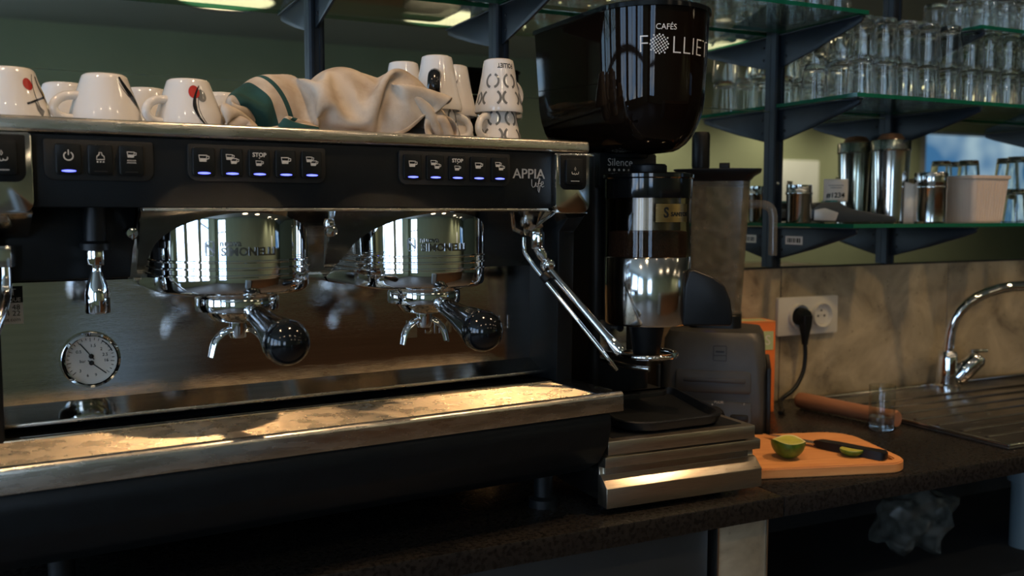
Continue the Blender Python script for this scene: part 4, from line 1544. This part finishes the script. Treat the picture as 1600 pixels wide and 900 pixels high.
TP = MB().lathe([(.001, -.10), (.011, -.10), (.013, 0), (.0165, .001), (.0175, .006), (.0175, .066), (.015, .072), (.001, .073)], 28)
tp = TP.build('blender_tamper', 'black_plastic')
tp.parent = None
c_, s_ = math.cos(R(-40)), math.sin(R(-40))
tp.location = (1.182 - .034 * c_, -.148 - .034 * s_, .9 + .5125)
tag(tp, 'black tamper stick standing upright through the blender lid', 'tamper')

# orange carton
OB = thing('tea_carton', 'orange cardboard carton standing against the splashback behind the blender', 'carton', (1.352, -.052, .9), R(-14))
MB().box(-.043, .043, -.03, .03, 0, .194, .001).build('box_body', 'orange_card', OB)
MB().box(-.0432, .0432, -.0302, .0302, .194, .1965, .001).build('box_flap', 'orange_light', OB)
MB().box(-.030, .030, -.018, .018, .1965, .1968).build('top_print', 'card_green', OB, smooth=0)
MB().box(.012, .038, -.0306, -.0301, .135, .175).build('front_print', 'card_green', OB, smooth=0)
MB().box(-.035, .005, -.0306, -.0301, .04, .17).build('front_print', 'orange_light', OB, smooth=0)
lettering('S', .030, front(.025, -.0309, .155), 'print_cream', OB)

# double wall socket
WS = thing('wall_socket', 'cream double wall socket on the concrete splashback', 'socket', (1.5555, 0, 1.092))
sx0 = []
MB().prism(rrect(-.0895, .0895, -.0435, .0435, .004), -.009, 0, 'y', .002).build('face_plate', 'socket_white', WS)
for i, cx in enumerate((-.032, .036)):
    w_ = MB().lathe([(.022, .0005), (.0285, .0005), (.0285, .012), (.0265, .0125), (.024, .009), (.0225, .004), (.001, .004), (.001, .0005)], 40, T(cx, 0, 0, R(90)), cap=False).build('socket_well', 'socket_white', WS)
    w_.location = (0, -.008, 0)
    pn = MB()
    for (dx, dz) in ((-.0095, -.002), (.0095, -.002), (0, .0105)):
        pn.lathe([(.0001, .0045), (.0026, .0045), (.0026, .004)], 12, T(cx + dx, -.0082, dz, R(90)), cap=False)
    pn.build('pin_holes', 'black_matte', w_).location = (0, .008, 0)
PC = thing('power_cord', 'black plug and thick power cord hanging from the left socket', 'cord', (1.5235, -.02, 1.092))
MB().lathe([(.001, .0), (.0195, .0), (.0205, .003), (.0205, .018), (.017, .026), (.001, .027)], 32, T(0, .009, 0, R(90))).build('plug_head', 'black_plastic', PC)
MB().loft([[(x, y - .012, z) for x, y, z in [(a, b_, .004) for a, b_ in rrect(-.0125, .0155, -.012, .010, .006)]], [(a, b_ - .012, -.02) for a, b_ in rrect(-.011, .014, -.011, .010, .006)], [(a, b_ - .012, -.045) for a, b_ in rrect(-.006, .009, -.008, .007, .005)], [(a, b_ - .012, -.062) for a, b_ in rrect(-.005, .008, -.0065, .006, .005)]]).build('strain_relief', 'black_plastic', PC)
cp = smooth_path([(.0015, -.0125, -.058), (.002, -.014, -.09), (-.008, -.018, -.125), (-.035, -.022, -.158), (-.075, -.026, -.178), (-.098, -.05, -.1855), (-.125, -.085, -.1868), (-.150, -.105, -.1868)], 7)
MB().tube(cp, .0048, 12).build('cord', 'black_plastic', PC)

# wooden pestle
a_, b_ = Vector((1.462, -.082, .9182)), Vector((1.500, -.320, .9182))
L_ = (b_ - a_).length
pe = MB().lathe([(.001, 0), (.013, 0), (.0165, .004), (.0178, .012), (.0165, .08), (.0158, .16), (.017, L_ - .012), (.0175, L_ - .005), (.015, L_), (.001, L_)], 28, Matrix.Rotation(0, 4, 'Z')).build('wooden_pestle', 'wood_pestle')
pe.matrix_world = axis_m(a_, b_)
tag(pe, 'reddish wooden pestle lying on the worktop beside the drainboard', 'pestle')

# shot glass with a little water
SG = thing('shot_glass', 'small straight clear glass with a little water by the drainboard', 'glass', (1.462, -.315, .9005))
MB().lathe([(.0005, 0), (.0225, 0), (.0238, .0015), (.0252, .088), (.0248, .0888), (.0244, .088), (.0229, .017), (.021, .0145), (.0005, .0140)], 40, cap=False).build('glass_wall', 'thin_glass', SG)
MB().lathe([(.0005, .0008), (.0215, .0008), (.0225, .0020), (.0226, .0130), (.0005, .0132)], 40, cap=False).build('glass_foot', 'clear_glass', SG)
MB().lathe([(.0005, .0136), (.0212, .0141), (.0232, .0172), (.0235, .027), (.0005, .0268)], 40, cap=False).build('water', 'water', SG)

# cutting board with limes and a knife
BT = R(-16.9)
tx, ty = math.cos(BT), math.sin(BT)


def plate_with_hole(outer, hole, z0, z1):
    bm = bmesh.new()

    def ringv(P_, z):
        return [bm.verts.new((a, c, z)) for a, c in P_]
    R_ = {}
    for z in (z0, z1):
        o_, h_ = ringv(outer, z), ringv(hole, z)
        e = [bm.edges.new((q[i], q[(i + 1) % len(q)])) for q in (o_, h_) for i in range(len(q))]
        bmesh.ops.triangle_fill(bm, edges=e, use_beauty=True)
        R_[z] = (o_, h_)
    for k in (0, 1):
        lo, hi = R_[z0][k], R_[z1][k]
        for i in range(len(lo)):
            j = (i + 1) % len(lo)
            bm.faces.new((lo[i], lo[j], hi[j], hi[i]))
    return bm


bo = rrect(0, .294, 0, .226, (.055, .02, .02, .042), 8)
ho = [(.267 + .010 * math.cos(R(a)), .046 + .024 * math.sin(R(a))) for a in range(0, 360, 15)]
cb = MB().bm(plate_with_hole(bo, ho, 0, .017)).build('cutting_board', 'wood_board', smooth=40)
bmm = bmesh.new()
bmm.from_mesh(cb.data)
bmesh.ops.bevel(bmm, geom=[e for e in bmm.edges if len(e.link_faces) == 2 and e.calc_face_angle(0) > 1.2], offset=.002, segments=2, affect='EDGES')
bmm.to_mesh(cb.data)
bmm.free()
cb.data.polygons.foreach_set('use_smooth', [True] * len(cb.data.polygons))
cb.data.set_sharp_from_angle(angle=R(35))
cb.location = (1.082 * tx + .170 * ty, 1.082 * ty - .170 * tx, .9006)
cb.rotation_euler = (0, 0, BT)
tag(cb, 'orange-brown wooden cutting board with an oval hole on the worktop', 'cutting board')
ZB = .9178
LM = thing('lime_half', 'larger green lime half lying cut side up on the cutting board', 'lime', (1.098, -.452, ZB), R(20))
pr = [(.001, .0)] + [(.0285 * math.sin(R(a)) * (1 + .0 * a), .0295 - .0295 * math.cos(R(a))) for a in range(14, 91, 9)] + [(.0283, .031)]
b = MB().lathe(pr, 36, T(0, 0, 0), cap=False)
b.v = [(x * (1 + .06 * math.sin(2 * math.atan2(y, x))), y, z + (.0015 * math.sin(3 * math.atan2(y, x)) + .0015 * math.cos(2 * math.atan2(y, x))) * (z / .03) ** 2) for x, y, z in b.v]
b.build('skin', 'lime_skin', LM)


def lime_face(r0, r1, z, amp):
    b = MB().lathe([(r0, z), (r1, z + .0003)], 36, cap=False) if r0 > .0005 else MB().lathe([(.0005, z - .002), (r1 * .5, z - .0012), (r1, z)], 36, cap=False)
    b.v = [(x * (1 + .06 * math.sin(2 * math.atan2(y, x))), y, zz + (.0015 * math.sin(3 * math.atan2(y, x)) + .0015 * math.cos(2 * math.atan2(y, x))) * (math.hypot(x, y) / .028) ** 2 * amp) for x, y, zz in b.v]
    return b


lime_face(.0248, .0283, .0308, 1).build('pith', 'lime_pith', LM, fix=False)
lime_face(0, .0248, .0308, 1).build('flesh', 'lime_flesh', LM, fix=False)
LS = thing('lime_slice', 'small shallow lime end piece near the oval hole of the board', 'lime', (1.205, -.488, ZB), R(-20))
MB().lathe([(.001, .0)] + [(.0195 * math.sin(R(a)), .0115 - .0115 * math.cos(R(a))) for a in range(20, 91, 10)] + [(.0185, .0125)], 30, cap=False).build('skin', 'lime_skin', LS)
MB().lathe([(.0005, .0120), (.010, .0122), (.0186, .0125)], 30, cap=False).build('flesh', 'lime_flesh', LS)
KN = thing('kitchen_knife', 'small kitchen knife with black handle across the cutting board', 'knife', (1.196, -.417, ZB), 0)
kd = Vector((1.234 - 1.196, -.535 + .417, .0))
KN.rotation_euler = (0, 0, math.atan2(kd.y, kd.x))
MB().loft([[(x, y, z + .0075) for x, y, z in ((xx, -w_, -h_), (xx, w_, -h_), (xx, w_, h_), (xx, -w_, h_))] for xx, w_, h_ in ((-.004, .005, .004), (.006, .009, .0065), (.04, .0105, .0072), (.085, .0095, .0070), (.118, .011, .0072), (.124, .007, .005))]).build('knife_handle', 'black_plastic', KN, smooth=60)
MB().prism([(0, -.008), (0, .008), (-.02, .009), (-.08, .004), (-.105, -.004), (-.085, -.0075)], .0058, .0074, 'z').build('blade', 'steel_brushed', KN, smooth=0)

# ------------------------------------------------------------------ shelf system on the mirror
ZU, ZM, ZL = 1.719, 1.559, 1.3005
UPR = [(.424, 'leftmost dark shelf upright, rising behind the towel'), (.777, 'dark shelf upright rising behind the cup stacks and hopper'), (1.45, 'dark shelf upright just right of the blender jar'), (1.80, 'dark shelf upright behind the tall steel tins'), (2.46, 'dark shelf upright beyond the right edge, rightmost of all')]
for x, lab in UPR:
    t = thing('shelf_upright', lab, 'shelf post', (x, 0, 1.206), 0, 'dark uprights fixed to the mirror')
    MB().prism([(-.0135, -.0005), (-.0135, -.016), (-.0095, -.018), (-.005, -.018), (-.004, -.0155), (.004, -.0155), (.005, -.018), (.0095, -.018), (.0135, -.016), (.0135, -.0005)], 0, 1.40, 'z').build('rail', 'dark_metal', t, smooth=0)
    for z in (.185, .56, .95):
        MB().lathe([(.001, 0), (.0045, 0), (.0045, .0012), (.002, .0025), (.001, .0025)], 14, T(0, -.0156, z, R(90))).build('screw', 'chrome_worn', t)


def bracket(x, zt, label):
    t = thing('shelf_bracket', label, 'bracket', (x, -.018, zt), 0, 'tapering dark shelf brackets')
    prof = [(0, -.0005), (-.222, -.0005), (-.229, -.003), (-.231, -.008), (-.228, -.0125), (-.20, -.022), (-.11, -.047), (-.004, -.072), (0, -.072)]
    MB().prism(prof, -.0025, .0025, 'x', .0006).build('arm', 'dark_metal', t)
    MB().box(-.0085, .0085, -.229, 0, -.004, -.0006, .001).build('top_flange', 'dark_metal', t)
    for (y, z) in ((-.018, -.022), (-.018, -.050)):
        MB().lathe([(.001, 0), (.003, 0), (.003, .0015), (.001, .002)], 10, T(-.0025, y, z, 0, R(-90))).build('rivet', 'black_matte', t)
    return t


for x, z, lab in ((.424, ZU, 'shelf bracket on the leftmost upright at the top left'), (.777, ZU, 'upper shelf bracket left of the bean hopper'),
                  (1.45, ZU, 'upper bracket on the upright right of the blender'), (1.80, ZU, 'upper bracket on the upright above the steel tins'),
                  (1.45, ZM, 'middle bracket carrying the left end of the tumbler shelf'), (1.80, ZM, 'middle bracket right above the tall steel tins'),
                  (1.80, ZL, 'lowest bracket under the short steel tin and white tub'), (2.46, ZM, 'middle bracket at the far right edge'), (2.46, ZU, 'upper bracket beyond the far right edge')):
    bracket(x, z - .0045, lab)
bk = bracket(1.45, ZL - .0045, 'lowest bracket with a small white sticker, behind the blender')
s_ = MB().box(-.0031, -.0026, -.082, -.030, -.038, -.020).build('sticker', 'print_white', bk, smooth=0)
bars = MB()
for i, (u, w_) in enumerate(((-.020, .003), (-.015, .005), (-.008, .003), (-.002, .004), (.004, .002), (.009, .005), (.016, .004))):
    bars.add([(u, -.005), (u + w_, -.005), (u + w_, .005), (u, .005)], [(0, 1, 2, 3)], lambda p: (-.0034, -.056 - p[0], -.029 + p[1]))
bars.build('printed_bars', 'ink_black', s_, smooth=0, fix=False)


def shelf(x0, x1, z, lab):
    o = MB().box(x0, x1, -.252, -.020, -.004, .004).build('glass_shelf', 'shelf_glass', smooth=0)
    o.data.materials.append(MATS['shelf_edge'])
    for pg in o.data.polygons:
        pg.material_index = 0 if abs(pg.normal.z) > .5 else 1
    o.location = (0, 0, z)
    tag(o, lab, 'shelf', 'green-edged glass shelves')


shelf(-.30, 1.462, ZU, 'green-edged upper glass shelf on the left, above the espresso machine')
shelf(1.787, 2.95, ZU, 'green-edged upper glass shelf on the right, above the tumbler rows')
shelf(1.437, 2.95, ZM, 'green-edged middle glass shelf carrying two layers of tumblers')
shelf(1.437, 2.95, ZL, 'green-edged lowest glass shelf with tins, terminal and tub')

# tumblers
TU = bpy.data.objects.new('tumbler', None)
COL.objects.link(TU)
GH = .078
gprof = [(.0005, 0.), (.0215, 0.), (.0230, .0015), (.0245, .012), (.0265, .040), (.0292, GH - .0006), (.0287, GH), (.0280, GH - .0006), (.0250, .040), (.0228, .0135), (.019, .0105), (.0005, .0100)]
gm = MB().lathe(gprof, 24, cap=False).build('tumbler', 'clear_glass')
gm_data = gm.data
bpy.data.objects.remove(gm)
bpy.data.objects.remove(TU)


def tumbler(x, y, z, label, group, flip=True):
    o = bpy.data.objects.new('tumbler', gm_data)
    COL.objects.link(o)
    if flip:
        o.location = (x, y, z + GH + .0002)
        o.rotation_euler = (PI, 0, rnd.uniform(0, 6))
    else:
        o.location = (x, y, z + .0002)
        o.rotation_euler = (0, 0, rnd.uniform(0, 6))
    tag(o, label, 'glass', group)


ROWN = ['front', 'middle', 'back']
for ri, y in enumerate((-.215, -.150, -.085)):
    n = (9, 10, 11)[ri]
    for i in range(n):
        x = 1.482 + i * .0635 + (.012 if ri == 1 else 0) + rnd.uniform(-.002, .002)
        if abs(x - 1.80) < .0 and ri == 2:
            continue
        yy = y + rnd.uniform(-.002, .002)
        for layer in (0, 1):
            tumbler(x, yy, ZM + .0042 + layer * (GH + .0004), '%s tumbler from the left, %s row, %s layer, on the middle shelf' % (ORD[i], ROWN[ri], ('lower', 'upper')[layer]), 'tumblers on the middle shelf')
    for i in range((4, 5, 6)[ri]):
        x = 1.84 + i * .0635 + rnd.uniform(-.002, .002)
        tumbler(x, y + rnd.uniform(-.002, .002), ZU + .0042, '%s tumbler from the left in the %s row of the upper right shelf' % (ORD[i], ROWN[ri]), 'tumblers on the upper right shelf')
    for i in range(10):
        x = .842 + i * .0635 + (.01 if ri == 1 else 0) + rnd.uniform(-.002, .002)
        if x > 1.435:
            continue
        tumbler(x, y + rnd.uniform(-.002, .002), ZU + .0042, '%s tumbler from the left in the %s row above the bean hopper' % (ORD[i], ROWN[ri]), 'tumblers on the upper left shelf')
for i, (x, y) in enumerate(((2.115, -.11), (2.185, -.12), (2.15, -.055))):
    for layer in (0, 1):
        tumbler(x, y, ZL + .0042 + layer * (GH + .0004), '%s tumbler from the left, %s layer, beside the white tub on the lowest shelf' % (ORD[i], ('lower', 'upper')[layer]), 'tumblers on the lowest shelf')
# shallow glass bowl and dark serving tray on the upper left shelf
gbw = MB().lathe([(.0005, 0), (.03, 0), (.034, .002), (.06, .02), (.078, .045), (.0765, .0455), (.058, .023), (.032, .006), (.0005, .005)], 36, cap=False).build('glass_bowl', 'clear_glass')
gbw.location = (.315, -.15, ZU + .0043)
tag(gbw, 'clear glass bowl on the upper left shelf, mirrored above the cups', 'bowl')
t = thing('serving_tray', 'dark serving tray lying on the upper left shelf', 'tray', (.61, -.14, ZU + .0042))
MB().prism(rrect(-.135, .135, -.095, .095, .02), 0, .006, 'z', .001).build('tray_floor', 'wood_bar', t)
ring = []
for (z, e) in ((.006, 0), (.03, .004), (.03, 0), (.0062, -.005)):
    ring.append([(a, b_, z) for a, b_ in rrect(-.133 - e, .133 + e, -.093 - e, .093 + e, .02)])
MB().loft(ring + [ring[0]], cap0=False, cap1=False).build('tray_rim', 'black_plastic', t)

# ------------------------------------------------------------------ on the lowest shelf
ZS = ZL + .0042


def tin(x, y, r, h, label, name='shaker_tin', lid=True):
    t = thing(name, label, 'tin', (x, y, ZS), 0, 'steel tins on the lowest shelf')
    MB().lathe([(.0005, 0), (r * .80, 0), (r * .84, .002), (r * .92, h * .55), (r * .965, h * .86), (r * .97, h * .865), (.0005, h * .866)], 36).build('tin_body', 'shaker_steel', t)
    MB().lathe([(r * .90, h * .866), (r * 1.0, h * .868), (r * 1.02, h * .88), (r * 1.0, h * .895), (r * 1.0, h * .985), (r * .97, h), (r * .9, h), (.0005, h * .985)], 36, cap=False).build('tin_collar', 'shaker_steel', t)
    return t


tl = tin(1.752, -.052, .044, .188, 'tall tapered steel shaker tin with paper tucked beside it', 'shaker_tin')
MB().lathe([(.0005, .1885), (.028, .188), (.030, .192), (.022, .202), (.0005, .206)], 28).build('cork_top', 'wood_pestle', tl)
st_ = MB().lathe([(.0005, 0), (.034, 0), (.036, .002), (.036, .075), (.0375, .077), (.0375, .082), (.036, .084), (.036, .110), (.034, .112), (.0005, .112)], 36)
t = thing('steel_canister', 'short cylindrical steel canister left of the white tub', 'tin', (1.806, -.120, ZS), 0, 'steel tins on the lowest shelf')
st_.build('canister_body', 'shaker_steel', t)
MB().lathe([(.0362, .083), (.0366, .084), (.0366, .108), (.0352, .1125), (.0005, .1128)], 36, cap=False).build('canister_lid', 'shaker_steel', t)
t = thing('steel_canister', 'short steel canister behind the card terminal', 'tin', (1.470, -.062, ZS), 0, 'steel tins on the lowest shelf')
MB().lathe([(.0005, 0), (.026, 0), (.027, .002), (.027, .060), (.0285, .062), (.0285, .066), (.027, .068), (.027, .082), (.0005, .083)], 32).build('canister_body', 'shaker_steel', t)
# white tub
t = thing('plastic_tub', 'ribbed cream plastic tub on the lowest shelf at the right', 'tub', (1.951, -.120, ZS), R(-4))
rg = []
for z, w_ in ((0, .046), (.003, .048), (.098, .056), (.100, .0595), (.106, .060), (.107, .058), (.102, .054), (.006, .045)):
    rg.append([(a, b_, z) for a, b_ in rrect(-w_, w_, -w_ * .9, w_ * .9, .010)])
MB().loft(rg).build('tub_wall', 'tub_white', t)
for i in range(11):
    x = -.040 + i * .008
    MB().loft([[(x * (1 + .16 * k) - .0015, -.0432 - .0075 * k, .004 + .09 * k), (x * (1 + .16 * k) + .0015, -.0432 - .0075 * k, .004 + .09 * k), (x * (1 + .16 * k) + .0010, -.0445 - .0075 * k, .004 + .09 * k), (x * (1 + .16 * k) - .0010, -.0445 - .0075 * k, .004 + .09 * k)] for k in (0, 1)]).build('rib', 'tub_white', t, smooth=0)
# card terminal with receipt
CT = thing('card_terminal', 'black card payment terminal with a curled receipt on the lowest shelf', 'card terminal', (1.552, -.064, ZS), R(-24))
MB().prism([(-.045, .004), (-.046, .030), (-.030, .044), (.01, .046), (.04, .030), (.135, .014), (.142, .006), (.138, .001), (-.02, .001)], -.036, .036, 'y', .003).build('terminal_body', 'terminal_dark', CT)
for s_ in (-1, 1):
    MB().prism([(-.044, .006), (-.043, .028), (-.020, .032), (.010, .022), (.004, .004)], s_ * .0362, s_ * .0385, 'y', .001).build('side_cap', 'terminal_grey', CT)
MB().prism([(-.0475, .030), (-.044, .010), (-.034, .004), (-.022, .010), (-.018, .030)], -.030, .030, 'y', .001, T(-.0018, 0, 0)).build('paper_door', 'terminal_grey', CT)
MB().box(-.006, .012, -.028, .028, .044, .049, .002).build('teal_cover', 'teal_plastic', CT)
MB().prism(rrect(.052, .128, -.028, .028, .004), .002, .005, 'z', .001, T(0, 0, .0165, 0, R(7.3))).build('keypad', 'black_gloss', CT)
rc = []
RF = Matrix.Translation((.016, 0, 0)) @ Matrix.Rotation(R(-100), 4, 'Z')


def rsurf(s, u):
    return tuple(RF @ Vector((.004 * math.sin(u * 2.6), s, .046 + .050 * u)))


for i in range(9):
    rc.append([rsurf(-.026, i / 8), rsurf(.026, i / 8)])
rcv = [p for q in rc for p in q]
RC = MB().add(rcv, [(2 * i, 2 * i + 1, 2 * i + 3, 2 * i + 2) for i in range(8)]).build('receipt', 'paper', CT)
RC.modifiers.new('thickness', 'SOLIDIFY').thickness = .0003
v, f = text_geo('#1234', .0150, bold=.0004)


def rcp(p):
    u = p[1] / .050
    return tuple(RF @ Vector((.004 * math.sin(u * 2.6) + .0008, p[0], .046 + .050 * u)))


MB().add([(p[0], p[1] + .014, 0) for p in v], f, rcp).build('lettering', 'ink_black', RC, smooth=0, fix=False)
tk = MB()
for z, w_ in ((.036, .016), (.031, .012)):
    tk.stroke([(-w_, z), (w_, z)], .0012, fn=rcp)
tk.build('print_lines', 'ink_grey', RC, smooth=0, fix=False)
# upright paper slip beside the tall tin
ps = MB().add([(-.016, 0, 0), (.016, .002, 0), (.014, .003, .085), (-.015, .001, .092)], [(0, 1, 2, 3)]).build('paper_slip', 'paper')
ps.modifiers.new('thickness', 'SOLIDIFY').thickness = .0004
ps.location = (1.768, -.100, ZS)
ps.rotation_euler = (0, 0, R(-30))
tag(ps, 'narrow paper slip standing between the tall tin and the canister', 'paper')
